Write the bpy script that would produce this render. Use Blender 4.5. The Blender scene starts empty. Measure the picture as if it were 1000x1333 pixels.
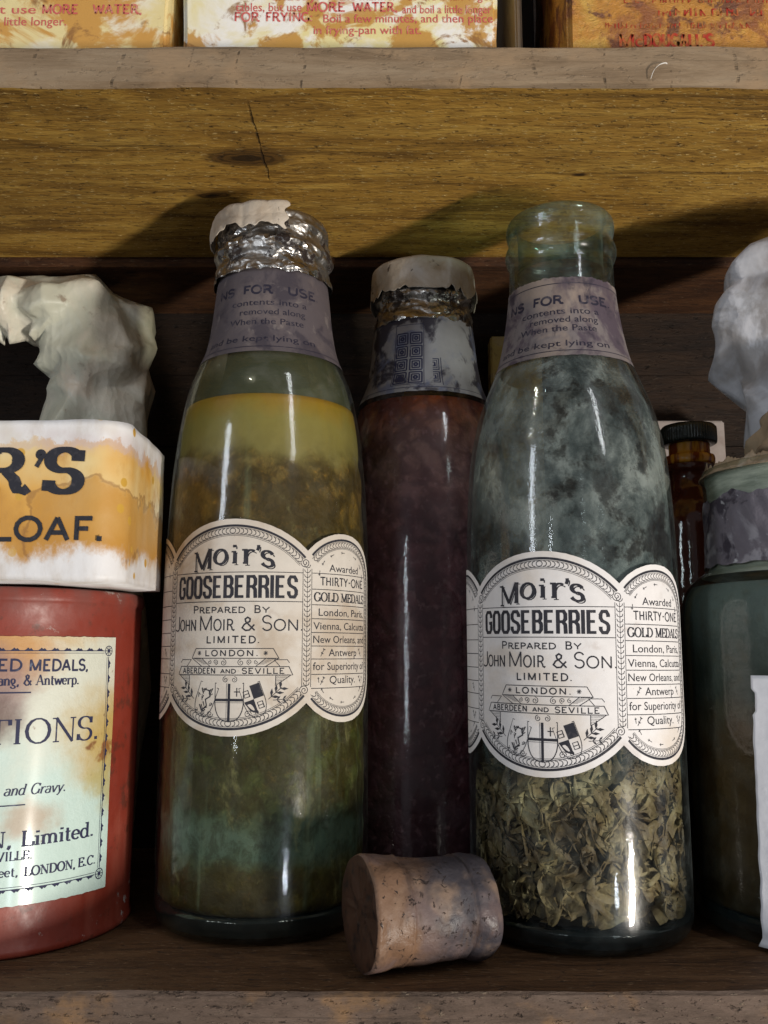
import bpy, bmesh, math, random
from mathutils import Vector, Matrix, noise
R = math.radians
S = bpy.context.scene
COL = S.collection

# ------------------------------------------------------------------ camera
CAM_H = .0985
cd = bpy.data.cameras.new('camera'); cam = bpy.data.objects.new('camera', cd); COL.objects.link(cam)
cam.location = (0, 0, CAM_H); cam.rotation_euler = (R(90 + 8.72), 0, 0)
cd.sensor_fit = 'VERTICAL'; cd.sensor_height = 36; cd.sensor_width = 27; cd.lens = 36 * 1200 / 1333
cd.clip_start = .01; cd.clip_end = 50
S.camera = cam
# ------------------------------------------------------------------ world
W = bpy.data.worlds.new('World'); S.world = W; W.use_nodes = True
bg = W.node_tree.nodes['Background']; bg.inputs[0].default_value = (.95, .96, 1, 1); bg.inputs[1].default_value = .1
# ------------------------------------------------------------------ lights
def area(name, az, el, dist, target, sx, sy, power, col):
    l = bpy.data.lights.new(name, 'AREA'); l.shape = 'RECTANGLE'; l.size = sx; l.size_y = sy; l.energy = power; l.color = col
    o = bpy.data.objects.new(name, l); COL.objects.link(o)
    t = Vector(target); a, e = R(az), R(el)
    d = Vector((math.sin(a) * math.cos(e), -math.cos(a) * math.cos(e), math.sin(e)))
    o.location = t + d * dist
    o.rotation_euler = (-d).to_track_quat('-Z', 'Y').to_euler()
    return o
area('low_window_light', 43, -23, 1.15, (.02, .34, .17), .07, .26, 11.5, (1, .935, .84))
area('left_window_light', -49, 15, 1.2, (.02, .34, .15), .10, .5, 2.6, (.85, .92, 1))
area('room_light', 34, 34, 1.9, (0, .32, .25), .10, 1.0, 6.0, (.95, .97, 1))
area('added_streak_light', -27, 3, 1.3, (.02, .37, .105), .03, .45, .9, (.85, .92, 1))  # thin strip lamp added to draw vertical streaks on the bottle glass
area('lamp_glint_light', 30, -14, 1.0, (-.03, .36, .05), .025, .05, .35, (.8, .9, 1))
# ------------------------------------------------------------------ exposure
S.view_settings.view_transform = 'Standard'; S.view_settings.look = 'None'
S.view_settings.exposure = .2; S.view_settings.gamma = 1; S.view_settings.use_curve_mapping = False
S.render.engine = 'CYCLES'
S.cycles.max_bounces = 10; S.cycles.transparent_max_bounces = 40; S.cycles.transmission_bounces = 10
S.cycles.use_denoising = True
try: S.cycles.denoising_input_passes = 'RGB_ALBEDO_NORMAL'; S.cycles.denoising_prefilter = 'ACCURATE'
except Exception: pass
S.cycles.sample_clamp_indirect = 4

# ================================================================== materials
class Mat:
    def __init__(s, name):
        s.m = bpy.data.materials.new(name); s.m.use_nodes = True
        s.t = s.m.node_tree; s.t.nodes.clear()
        s.out = s.t.nodes.new('ShaderNodeOutputMaterial'); s._c = None
    def n(s, typ, **kw):
        x = s.t.nodes.new('ShaderNode' + typ)
        for k, v in kw.items(): setattr(x, k, v)
        return x
    def put(s, sock, v):
        if hasattr(v, 'is_output') or isinstance(v, bpy.types.NodeSocket): s.t.links.new(v, sock)
        elif isinstance(v, (tuple, list)) and len(v) == 3 and sock.type == 'RGBA': sock.default_value = (*v, 1)
        else: sock.default_value = v
    def P(s):
        if not s._c: s._c = s.n('TexCoord').outputs['Object']
        return s._c
    def vm(s, op, a, b):
        x = s.n('VectorMath', operation=op); s.put(x.inputs[0], a); s.put(x.inputs[1], b); return x.outputs[0]
    def sc(s, x, y, z, v=None, off=(0, 0, 0)):
        v = s.vm('MULTIPLY', v or s.P(), (x, y, z))
        return s.vm('ADD', v, off) if any(off) else v
    def noise(s, v=None, scale=100, detail=4, rough=.55, dist=0, col=False):
        x = s.n('TexNoise'); s.put(x.inputs['Vector'], v or s.P())
        x.inputs['Scale'].default_value = scale; x.inputs['Detail'].default_value = detail
        x.inputs['Roughness'].default_value = rough; x.inputs['Distortion'].default_value = dist
        return x.outputs['Color' if col else 'Fac']
    def vor(s, v=None, scale=100, feature='F1', out='Distance'):
        x = s.n('TexVoronoi', feature=feature); s.put(x.inputs['Vector'], v or s.P()); x.inputs['Scale'].default_value = scale
        return x.outputs[out]
    def ramp(s, f, *stops, interp='LINEAR'):
        x = s.n('ValToRGB'); s.put(x.inputs[0], f); cr = x.color_ramp; cr.interpolation = interp
        while len(cr.elements) < len(stops): cr.elements.new(.5)
        for e, (p, c) in zip(cr.elements, stops):
            e.position = p; e.color = (*c, 1) if isinstance(c, (tuple, list)) else (c, c, c, 1)
        return x.outputs[0]
    def mix(s, f, a, b, blend='MIX'):
        x = s.n('Mix', data_type='RGBA', blend_type=blend); s.put(x.inputs[0], f); s.put(x.inputs[6], a); s.put(x.inputs[7], b)
        return x.outputs[2]
    def ma(s, op, a, b=0., c=0.):
        x = s.n('Math', operation=op); s.put(x.inputs[0], a); s.put(x.inputs[1], b); s.put(x.inputs[2], c); return x.outputs[0]
    def mr(s, v, a, b, c=0., d=1., smooth=True):
        x = s.n('MapRange', interpolation_type='SMOOTHSTEP' if smooth else 'LINEAR'); s.put(x.inputs[0], v)
        for i, q in enumerate((a, b, c, d)): s.put(x.inputs[1 + i], q)
        return x.outputs[0]
    def xyz(s, v=None):
        x = s.n('SeparateXYZ'); s.put(x.inputs[0], v or s.P()); return x.outputs
    def bump(s, h, strength=.5, dist=.001, normal=None):
        x = s.n('Bump'); s.put(x.inputs['Height'], h); x.inputs['Strength'].default_value = strength; x.inputs['Distance'].default_value = dist
        if normal is not None: s.put(x.inputs['Normal'], normal)
        return x.outputs[0]
    def pbsdf(s, col=(.5, .5, .5), rough=.6, normal=None, metal=0., spec=.5, coat=0., trans=0., alpha=1., sss=0., coat_rough=.1):
        x = s.n('BsdfPrincipled'); s.put(x.inputs['Base Color'], col); s.put(x.inputs['Roughness'], rough)
        s.put(x.inputs['Metallic'], metal); s.put(x.inputs['Specular IOR Level'], spec); s.put(x.inputs['Coat Weight'], coat)
        s.put(x.inputs['Coat Roughness'], coat_rough)
        s.put(x.inputs['Transmission Weight'], trans); s.put(x.inputs['Alpha'], alpha)
        if normal is not None: s.put(x.inputs['Normal'], normal)
        return x.outputs[0]
    def mixs(s, f, a, b):
        x = s.n('MixShader'); s.put(x.inputs[0], f); s.t.links.new(a, x.inputs[1]); s.t.links.new(b, x.inputs[2]); return x.outputs[0]
    def done(s, sh):
        s.t.links.new(sh, s.out.inputs[0]); return s.m

def wood(name, base, dark, light, fleck, scale=1., knots=(), rough=.75, bump=.5, cracks=None, patches=None, seed=0, slit=None, pits=1.):
    m = Mat(name); P = m.P()
    g = m.noise(m.sc(11, 85, 85, off=(seed, 0, 0)), 1. * scale, 7, .68, 1.2)
    g2 = m.noise(m.sc(110, 620, 620), 1. * scale, 5, .7)
    big = m.noise(m.sc(14, 26, 26, off=(0, seed, 0)), 1, 5, .65)
    c = m.ramp(g, (.3, dark), (.48, base), (.68, light))
    c = m.mix(m.mr(g2, .48, .7, 0, .6 * pits + .15), c, dark)
    c = m.mix(m.mr(big, .42, .68, 0, .65), c, m.mix(.5, c, dark))
    c = m.mix(m.mr(m.noise(m.sc(20, 45, 45, off=(4, seed, 2)), 1, 5, .7), .55, .72, 0, .55), c, light)
    # pale flecks of torn fibre
    fl = m.noise(m.sc(260, 760, 760, off=(3, 1, 2)), 1, 3, .7)
    c = m.mix(m.mr(fl, .585, .7, 0, .85 * pits), c, fleck)
    pit = m.noise(m.sc(210, 560, 560, off=(8, 4, 6)), 1, 3, .7)
    c = m.mix(m.mr(pit, .6, .72, 0, .8 * pits), c, tuple(q * .5 for q in dark))
    ln_ = m.noise(m.sc(4, 330, 330, off=(seed, 2, 2)), 1, 3, .5, .3)
    c = m.mix(m.mr(ln_, .62, .7, 0, .5), c, tuple(q * .6 for q in dark))
    h = m.ma('ADD', m.ma('MULTIPLY', g, .6), m.ma('MULTIPLY', g2, .8))
    h = m.ma('ADD', h, m.ma('MULTIPLY', m.mr(fl, .6, .8), .9))
    for (kx, ky, kr) in knots:
        d = m.vm('SUBTRACT', P, (kx, ky, 0)); d = m.sc(.55, 1.5, 0, d)
        d = m.vm('ADD', d, m.vm('MULTIPLY', m.noise(P, 160, 3, col=True), (.004, .004, 0)))
        ln = m.n('VectorMath', operation='LENGTH'); m.put(ln.inputs[0], d); ln = ln.outputs['Value']
        rings = m.ma('SINE', m.ma('MULTIPLY', ln, 2600))
        ringc = m.mix(m.mr(rings, -.5, 1, 0, .8), dark, tuple(x * .35 for x in dark))
        c = m.mix(m.mr(ln, kr * .75, kr * 1.35, 1, 0), c, ringc)
        c = m.mix(m.mr(ln, kr * .3, kr * .6, .85, 0), c, tuple(x * .18 for x in dark))
    if slit:
        xx, yy, _ = m.xyz()
        x0, y0, x1, y1, wd = slit
        dx = m.ma('ABSOLUTE', m.ma('ADD', m.ma('SUBTRACT', xx, m.ma('ADD', m.ma('MULTIPLY', yy, (x1 - x0) / (y1 - y0)), x0 - y0 * (x1 - x0) / (y1 - y0))), m.ma('MULTIPLY', m.ma('SUBTRACT', m.noise(scale=120, detail=3), .5), .0022)))
        on = m.ma('MULTIPLY', m.mr(m.noise(m.sc(60, 130, 1, off=(2, 2, 0)), 1, 4, .7), .38, .6, .1, .85), m.mr(yy, y0, y0 + .004)); on = m.ma('MULTIPLY', on, m.mr(yy, y1, y1 - .004))
        q = m.ma('MULTIPLY', m.mr(dx, wd, wd * .3), on)
        c = m.mix(m.ma('MULTIPLY', q, .85), c, tuple(k * .15 for k in dark)); h = m.ma('SUBTRACT', h, m.ma('MULTIPLY', q, 2.))
    if cracks:
        x = m.xyz()[0]
        w = m.n('TexWave', wave_type='BANDS', bands_direction='X'); m.put(w.inputs['Vector'], P); w.inputs['Scale'].default_value = cracks
        w.inputs['Distortion'].default_value = 4.5; w.inputs['Detail'].default_value = 3; w.inputs['Detail Scale'].default_value = 1.5
        k = m.ma('MULTIPLY', m.mr(w.outputs['Fac'], .007, 0, 0, 1), m.mr(m.noise(m.sc(40, 10, 400), 1, 4, .7), .5, .64))
        c = m.mix(m.ma('MULTIPLY', k, .7), c, tuple(q * .3 for q in dark)); h = m.ma('SUBTRACT', h, m.ma('MULTIPLY', k, 3))
    if patches:
        pc, lo, hi = patches
        c = m.mix(m.mr(m.noise(m.sc(30, 30, 45, off=(5, 0, seed)), 1, 5, .65), lo, hi, 0, .8), c, pc)
    return m.done(m.pbsdf(c, rough, m.bump(m.ma('SUBTRACT', h, m.mr(pit, .58, .74)), bump, .0016), spec=.25))

M = {}
M['under'] = wood('sawn_underside_wood', (.38, .205, .034), (.13, .063, .012), (.56, .34, .07), (.85, .62, .25), knots=((-.0495, .336, .0085), (.0825, .3484, .0016), (-.068, .3655, .0035)), bump=.8, slit=(-.0479, .297, -.0468, .352, .0006))
M['front'] = wood('weathered_front_wood', (.25, .175, .108), (.14, .09, .05), (.31, .23, .15), (.42, .32, .22), cracks=13, bump=.45, seed=4, patches=((.30, .2, .115), .53, .7), pits=.3)
M['front_low'] = wood('scuffed_front_wood', (.12, .082, .062), (.045, .03, .021), (.16, .115, .09), (.34, .26, .19), bump=.8, seed=9, patches=((.27, .15, .065), .54, .72), pits=.6)
M['shelf_top'] = wood('worn_shelf_top_wood', (.1, .048, .02), (.03, .014, .007), (.15, .078, .036), (.26, .16, .085), bump=.7, seed=13, rough=.6)
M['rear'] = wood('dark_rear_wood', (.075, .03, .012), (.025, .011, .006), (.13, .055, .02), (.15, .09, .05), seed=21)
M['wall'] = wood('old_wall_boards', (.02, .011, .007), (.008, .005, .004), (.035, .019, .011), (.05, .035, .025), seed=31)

def paper(name, col, stains=(), rough=.75, fibre=.06, bump=.12, spots=None, grad=None, alpha=None, coat=0., noise_scale=1., trans=None, wrinkle=0.):
    """paper: base colour + list of (colour, noise scale, lo, hi, strength, offset)"""
    m = Mat(name)
    c = m.mix(m.noise(scale=350, detail=5), tuple(x * (1 - fibre * 2) for x in col), tuple(min(1, x * (1 + fibre)) for x in col))
    for (sc_, scale, lo, hi, k, off) in stains:
        f = m.noise(m.sc(1, 1, 1, off=(off, off * .7, 0)), scale * noise_scale, 5, .6, .4)
        c = m.mix(m.mr(f, lo, hi, 0, k), c, sc_)
    if spots:
        v = m.vor(scale=spots[1]); rnd = m.vor(scale=spots[1], out='Color')
        pick = m.mr(m.xyz(rnd)[0], .72, .74)
        c = m.mix(m.ma('MULTIPLY', m.mr(v, spots[2], spots[2] * .6), pick), c, spots[0])
    nrm = m.bump(m.noise(scale=500, detail=5, rough=.7), bump, .0006)
    nrm = m.bump(m.noise(scale=70, detail=2), bump * 1.5, .0015, nrm)
    if wrinkle:
        q = m.vm('ADD', m.sc(1, 1, .6), m.vm('MULTIPLY', m.noise(scale=40, detail=2, col=True), (.012, .012, .012)))
        nrm = m.bump(m.vor(q, 85), .4 * wrinkle, .003, nrm)
        nrm = m.bump(m.vor(m.vm('ADD', m.sc(1.2, 1.2, .5, off=(1, 3, 0)), m.vm('MULTIPLY', m.noise(scale=70, detail=2, col=True), (.008, .008, .008))), 210), .28 * wrinkle, .0015, nrm)
        nrm = m.bump(m.noise(scale=260, detail=4, rough=.6), .2 * wrinkle, .001, nrm)
    sh = m.pbsdf(c, rough, nrm, spec=.3, coat=coat, coat_rough=.22)
    if trans:
        tl = m.n('BsdfTranslucent'); m.put(tl.inputs[0], c); sh = m.mixs(trans, sh, tl.outputs[0])
    if alpha is not None:
        tr = m.n('BsdfTransparent'); sh = m.mixs(alpha, tr.outputs[0], sh)
    return m.done(sh)

M['label'] = paper('aged_label_paper', (.61, .555, .49), [((.52, .45, .38), 24, .46, .64, .7, 0), ((.42, .33, .24), 34, .53, .68, .7, 3), ((.38, .3, .24), 110, .6, .75, .5, 6), ((.3, .22, .15), 320, .68, .74, .6, 9)])
M['label_white'] = paper('clean_label_paper', (.72, .69, .68), [((.6, .52, .44), 24, .48, .68, .7, 1), ((.46, .39, .35), 80, .6, .76, .5, 4), ((.34, .27, .22), 330, .69, .75, .6, 7)])
M['ink'] = paper('printing_ink', (.022, .022, .03), [((.09, .08, .085), 420, .5, .75, .5, 2)], rough=.65, bump=.02)
M['ink_blue'] = paper('violet_printing_ink', (.025, .027, .07), [((.16, .18, .24), 330, .58, .72, .7, 2)], rough=.6, bump=.02)
M['ink_faint'] = paper('faded_violet_ink', (.018, .016, .032), [((.07, .06, .075), 260, .48, .66, .9, 2)], rough=.7, bump=.02)
M['ink_red'] = paper('faded_red_ink', (.58, .11, .1), [((.66, .36, .26), 260, .5, .72, .8, 2)], rough=.7, bump=.02)
M['ink_rust'] = paper('dark_red_ink', (.38, .03, .015), [((.4, .16, .04), 300, .42, .62, .95, 2)], rough=.7, bump=.02)
M['neck_dark'] = paper('shade_darkened_violet_paper', (.095, .078, .085), [((.15, .12, .115), 45, .45, .66, .9, 0), ((.04, .033, .045), 80, .48, .62, .8, 5), ((.2, .17, .16), 150, .6, .72, .6, 9)])  # mottled violet paper, base colour darkened for the shade on the neck
M['neck_mid'] = paper('stained_neck_paper', (.17, .145, .145), [((.07, .052, .07), 55, .45, .56, .95, 7), ((.28, .22, .18), 38, .5, .68, .9, 2), ((.035, .028, .04), 110, .58, .7, .8, 11)])

def glass(name, tint=(.75, .9, .84), edge=(.25, .42, .36), rough=.02, bump=.05, gloss=1., dust=0., dust_col=(.5, .5, .48)):
    """thin blown glass: tinted clear coat of glass, more tinted and more mirror-like at grazing angles"""
    m = Mat(name)
    h = m.noise(m.sc(1, 1, .35), 55, 2, .5)
    h = m.ma('ADD', h, m.ma('MULTIPLY', m.noise(m.sc(1, 1, .4), 420, 4, .65), .26))
    nrm = m.bump(h, bump, .004)
    lw = m.n('LayerWeight'); lw.inputs['Blend'].default_value = .35
    col = m.mix(m.ma('POWER', lw.outputs['Facing'], 1.5), tint, edge)
    tr = m.n('BsdfTransparent'); m.put(tr.inputs[0], col)
    gl = m.n('BsdfGlossy'); gl.inputs['Roughness'].default_value = rough; m.put(gl.inputs['Normal'], nrm)
    fr = m.n('Fresnel'); geo = m.n('NewGeometry'); m.put(fr.inputs['IOR'], m.mr(geo.outputs['Backfacing'], 0, 1, 1.52, 1 / 1.52, False)); m.put(fr.inputs['Normal'], nrm)
    g2 = m.n('BsdfGlossy'); g2.inputs['Roughness'].default_value = .22; m.put(g2.inputs['Normal'], nrm)
    both = m.mixs(m.mr(m.noise(m.sc(1, 1, .5), 75, 5, .7), .4, .62, .12, .5), gl.outputs[0], g2.outputs[0])
    sh = m.mixs(m.ma('MULTIPLY', fr.outputs[0], gloss), tr.outputs[0], both)
    if dust:
        d = m.n('BsdfDiffuse'); m.put(d.inputs[0], dust_col)
        f = m.ma('MULTIPLY', m.mr(m.noise(scale=90, detail=6, rough=.65), .4, .75), dust)
        f = m.ma('ADD', f, m.ma('MULTIPLY', m.ma('POWER', lw.outputs['Facing'], 3), dust * .6))
        sh = m.mixs(f, sh, d.outputs[0])
    return m.done(sh)
M['glass'] = glass('aqua_bottle_glass', (.93, .95, .88), (.6, .66, .5), dust=.03, dust_col=(.4, .42, .36))
M['glass_aqua'] = glass('pale_aqua_bottle_glass', (.92, .96, .94), (.5, .63, .59), dust=.06, dust_col=(.4, .46, .45))
M['glass_jar'] = glass('green_jar_glass', (.9, .92, .88), (.45, .5, .46), dust=.06, dust_col=(.3, .36, .33), bump=.08)
M['glass_mid'] = glass('clear_bottle_glass', (.85, .85, .85), (.45, .42, .45), dust=.06, dust_col=(.3, .25, .28))

M['lip'] = glass('thick_aqua_lip_glass', (.8, .9, .87), (.3, .47, .41), bump=.14, dust=.2, dust_col=(.3, .38, .35), gloss=1.25)
m = Mat('dark_thick_glass_base')
M['base'] = m.done(m.pbsdf(m.mix(m.noise(scale=160), (.003, .005, .006), (.01, .016, .018)), .08, m.bump(m.noise(scale=120), .2, .003), spec=.6))

def foil():
    m = Mat('crumpled_lead_foil')
    d = m.vm('ADD', m.sc(1, 1, 1.7), m.vm('MULTIPLY', m.noise(scale=150, detail=2, col=True), (.009, .009, .009)))
    v = m.vor(d, 125); v2 = m.vor(d, 300)
    h = m.ma('ADD', v, m.ma('MULTIPLY', v2, .22))
    gone = m.noise(scale=95, detail=7, rough=.72)
    c = m.mix(m.mr(gone, .53, .57), (.42, .4, .38), (.03, .022, .02))
    met = m.mr(gone, .53, .57, 1, .1)
    return m.done(m.pbsdf(c, m.mr(m.noise(scale=70), .35, .65, .24, .46), m.bump(h, .4, .004), metal=met))
M['foil'] = foil()
M['cap_paper'] = paper('brittle_cap_paper', (.55, .47, .38), [((.38, .29, .21), 80, .5, .7, .7, 0), ((.68, .62, .55), 50, .5, .72, .8, 4), ((.12, .07, .04), 160, .63, .72, .9, 8)], bump=.5, wrinkle=.6)
M['cap_paper_grey'] = paper('grey_cap_paper', (.46, .4, .33), [((.56, .54, .52), 55, .48, .66, .9, 1), ((.3, .22, .13), 70, .54, .72, .7, 5), ((.05, .03, .02), 190, .62, .7, .9, 8)], bump=.5, wrinkle=.6)

def left_contents():
    m = Mat('cloudy_gooseberry_contents'); z = m.xyz()[2]
    wob = m.ma('MULTIPLY', m.ma('SUBTRACT', m.noise(scale=45, detail=4), .5), .022)
    zz = m.ma('ADD', z, wob)
    c = m.ramp(m.mr(zz, 0, .2, smooth=False),
(.0, (.036, .025, .006)), (.09, (.06, .048, .01)), (.125, (.06, .057, .016)), (.15, (.075, .115, .09)), (.19, (.08, .12, .095)),
               (.23, (.062, .07, .024)), (.295, (.055, .058, .014)), (.38, (0.051, 0.054, 0.0114)), (.5, (0.057, 0.054, 0.0132)), (.68, (0.096, 0.066, 0.0156)), (.775, (0.15, 0.087, 0.0168)), (.84, (0.156, 0.102, 0.03)),
               (.87, (0.216, 0.174, 0.06)), (.92, (0.24, 0.192, 0.054)), (.955, (0.276, 0.174, 0.024)), (.985, (0.3, 0.15, 0.012)))
    blot = m.noise(m.sc(1, 1, .8, off=(1, 6, 3)), 190, 7, .75, .4)
    c = m.mix(m.ma('MULTIPLY', m.mr(zz, .166, .176, 1, .12), m.mr(blot, .44, .6, 0, .75)), c, m.mix(1., c, (.4, .36, .3), 'MULTIPLY'))
    # skins and shreds of berry
    sh = m.vor(m.vm('ADD', m.P(), m.vm('MULTIPLY', m.noise(scale=90, detail=3, col=True), (.022, .022, .022))), 115, 'SMOOTH_F1')
    body = m.mr(zz, .165, .178, 1, 0)
    clear = m.ma('MULTIPLY', body, m.mr(m.ma('ABSOLUTE', m.ma('SUBTRACT', zz, .034)), .006, .012, .25, 1))
    c = m.mix(m.ma('MULTIPLY', m.mr(sh, .18, .5, 0, .9), clear), c, m.mix(.75, c, (.03, .02, .006)))
    fine = m.noise(scale=330, detail=6, rough=.75, dist=.3)
    c = m.mix(m.ma('MULTIPLY', m.mr(fine, .52, .72, 0, .6), clear), c, m.mix(1., c, (2.9, 2.3, 1.7), 'MULTIPLY'))
    pale = m.noise(m.sc(1, 1, .6, off=(2, 2, 0)), 85, 6, .7, .3)
    c = m.mix(m.ma('MULTIPLY', m.mr(pale, .56, .75, 0, .5), body), c, (.32, .29, .13))
    # grey-green bloom that clings to the glass in runs
    runs = m.noise(m.sc(1, 1, .05, off=(7, 0, 0)), 140, 3, .6)
    c = m.mix(m.mr(runs, .58, .78, 0, .4), c, (.2, .25, .17))
    hgt = m.ma('ADD', sh, m.ma('MULTIPLY', fine, .4))
    return m.done(m.pbsdf(c, .5, m.bump(m.ma('MULTIPLY', hgt, clear), .5, .003), spec=.15))
M['left_contents'] = left_contents()

def mid_contents():
    m = Mat('dark_plum_contents'); z = m.xyz()[2]
    zz = m.ma('ADD', z, m.ma('MULTIPLY', m.ma('SUBTRACT', m.noise(scale=50), .5), .03))
    c = m.ramp(m.mr(zz, 0, .22, smooth=False), (0, (0.0275, 0.011, 0.0132)), (.3, (0.0935, 0.033, 0.0385)), (.62, (0.132, 0.0495, 0.05775)), (.76, (0.165, 0.0825, 0.0825)),
               (.84, (0.176, 0.099, 0.09075)), (.9, (0.187, 0.0825, 0.0605)), (.955, (0.231, 0.0495, 0.0165)), (.985, (0.165, 0.03025, 0.0088)))
    sh = m.vor(m.vm('ADD', m.P(), m.vm('MULTIPLY', m.noise(scale=110, col=True), (.015, .015, .015))), 170, 'SMOOTH_F1')
    c = m.mix(m.mr(sh, .2, .6, 0, .6), c, (.04, .014, .02))
    c = m.mix(m.mr(m.noise(scale=300, detail=4), .56, .72, 0, .5), c, (.22, .12, .13))
    return m.done(m.pbsdf(c, .5, m.bump(sh, .5, .003), spec=.12))
M['mid_contents'] = mid_contents()

def jar_contents():
    m = Mat('murky_jar_contents'); z = m.xyz()[2]
    zz = m.ma('ADD', z, m.ma('MULTIPLY', m.ma('SUBTRACT', m.noise(scale=45), .5), .03))
    c = m.ramp(m.mr(zz, 0, .14, smooth=False), (0, (0.014, 0.0112, 0.0056)), (.25, (0.042, 0.0252, 0.0084)), (.5, (0.056, 0.0315, 0.0098)), (.62, (.04, .05, .042)), (.85, (.12, .155, .15)))
    c = m.mix(m.mr(m.noise(scale=130, detail=6), .5, .75, 0, .5), c, (.07, .06, .035))
    return m.done(m.pbsdf(c, .5, m.bump(m.noise(scale=160, detail=5), .4, .003), spec=.15))
M['jar_contents'] = jar_contents()

def residue():
    m = Mat('dried_grey_residue'); z = m.xyz()[2]
    n1 = m.noise(m.sc(1, 1, .8), 42, 9, .72, .25)
    n2 = m.noise(m.sc(1, 1, .7, off=(4, 4, 4)), 170, 7, .75)
    n3 = m.noise(m.sc(1, 1, .9, off=(9, 2, 1)), 60, 8, .7, .2)
    c = m.mix(m.mr(n1, .4, .68), (.095, .115, .12), (.34, .345, .335))
    c = m.mix(m.mr(z, .085, .16, .8, 0), c, (.07, .12, .125))
    c = m.mix(m.mr(n3, .5, .62, 0, .7), c, (.11, .085, .07))
    a = m.mr(n1, .36, .66, .2, .72)
    a = m.ma('MULTIPLY', a, m.mr(n2, .36, .46, .5, 1))
    a = m.ma('MULTIPLY', a, m.mr(n3, .5, .6, 1, .22))
    a = m.ma('MULTIPLY', a, m.mr(z, .05, .075))
    d = m.pbsdf(c, .8, m.bump(n2, .4, .001), spec=.1); t = m.n('BsdfTransparent')
    return m.done(m.mixs(a, t.outputs[0], d))
M['residue'] = residue()
m = Mat('dried_berry_skins')
c = m.ramp(m.noise(scale=75, detail=5), (.3, (.028, .017, .008)), (.43, (.1, .064, .03)), (.56, (.2, .145, .07)), (.72, (.32, .27, .155)))
c = m.mix(m.mr(m.noise(scale=400, detail=4), .5, .7, 0, .6), c, (.06, .04, .02))
M['skins'] = m.done(m.pbsdf(c, .55, m.bump(m.noise(scale=500, detail=4), .5, .001), spec=.3))
m = Mat('dark_berry_mass')  # dark brown colour for the core of the fruit heap
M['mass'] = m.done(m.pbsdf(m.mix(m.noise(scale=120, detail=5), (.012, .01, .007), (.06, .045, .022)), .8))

def tin_paint():
    m = Mat('worn_red_tin_paint')
    c = m.mix(m.noise(scale=40, detail=6, rough=.6), (.28, .042, .022), (.18, .026, .016))
    c = m.mix(m.mr(m.noise(m.sc(1, 1, .3), 60, 5), .5, .75, 0, .6), c, (.36, .1, .065))
    c = m.mix(m.mr(m.noise(scale=110, detail=7, rough=.72), .54, .66, 0, .85), c, (.11, .03, .018))
    z = m.xyz()[2]
    c = m.mix(m.ma('MULTIPLY', m.mr(m.noise(scale=65, detail=7, rough=.7, dist=.5), .63, .66), m.ma('ADD', m.mr(z, .1, .115), m.mr(z, .022, .012))), c, (.42, .36, .33))
    c = m.mix(m.ma('MULTIPLY', m.mr(z, .108, .122), m.mr(m.noise(m.sc(1, 1, .2), 90, 4), .35, .7, 0, .8)), c, (.16, .07, .06))
    return m.done(m.pbsdf(c, m.mr(m.noise(scale=120), .3, .7, .32, .55), m.bump(m.noise(scale=300, detail=6), .12, .001), spec=.5))
M['tin'] = tin_paint()

def tin_label():
    m = Mat('stained_turquoise_label'); x, y, z = m.xyz()
    c = m.mix(m.noise(scale=60, detail=4), (.5, .66, .6), (.6, .72, .66))
    up = m.mr(m.ma('ADD', z, m.ma('MULTIPLY', m.ma('SUBTRACT', m.noise(scale=50, detail=4), .5), .05)), .05, .075)
    c = m.mix(m.ma('MULTIPLY', up, .75), c, (.68, .64, .52))
    d0 = m.noise(scale=60, detail=5, rough=.6, col=True)
    def blob(px, pz, r0, r1, col, k, wz=1.):
        nonlocal c
        dv = m.vm('SUBTRACT', m.vm('ADD', m.P(), m.vm('MULTIPLY', m.vm('SUBTRACT', d0, (.5, .5, .5)), (.02, .02, .02))), (px, 0, pz))
        dv = m.sc(1, 0, wz, dv); ln = m.n('VectorMath', operation='LENGTH'); m.put(ln.inputs[0], dv)
        c = m.mix(m.mr(ln.outputs['Value'], r0, r1, k, 0), c, col)
    blob(.018, .1, .008, .02, (.52, .24, .05), .9)
    blob(.035, .104, .001, .012, (.6, .42, .2), .7, 2.)
    blob(.016, .088, .005, .017, (.28, .17, .16), .8)
    blob(.015, .077, .002, .012, (.14, .075, .06), .8)
    blob(.026, .044, .004, .012, (.45, .34, .24), .85, 1.2)
    blob(.0465, .07, .003, .014, (.5, .33, .07), .9, .55)
    blob(.0455, .063, .0012, .003, (.25, .08, .02), .95)
    blob(.0415, .0685, .0005, .002, (.2, .07, .02), .9)
    blob(.047, .052, .001, .006, (.45, .36, .1), .7, .4)
    c = m.mix(m.mr(m.noise(scale=210, detail=5), .68, .74, 0, .6), c, (.2, .11, .06))
    nrm = m.bump(m.noise(scale=420, detail=6, rough=.7), .35, .0012)
    nrm = m.bump(m.vor(scale=190), .12, .0012, nrm)
    return m.done(m.pbsdf(c, .5, nrm, spec=.5, coat=.55, coat_rough=.16))
M['tin_label'] = tin_label()

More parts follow.
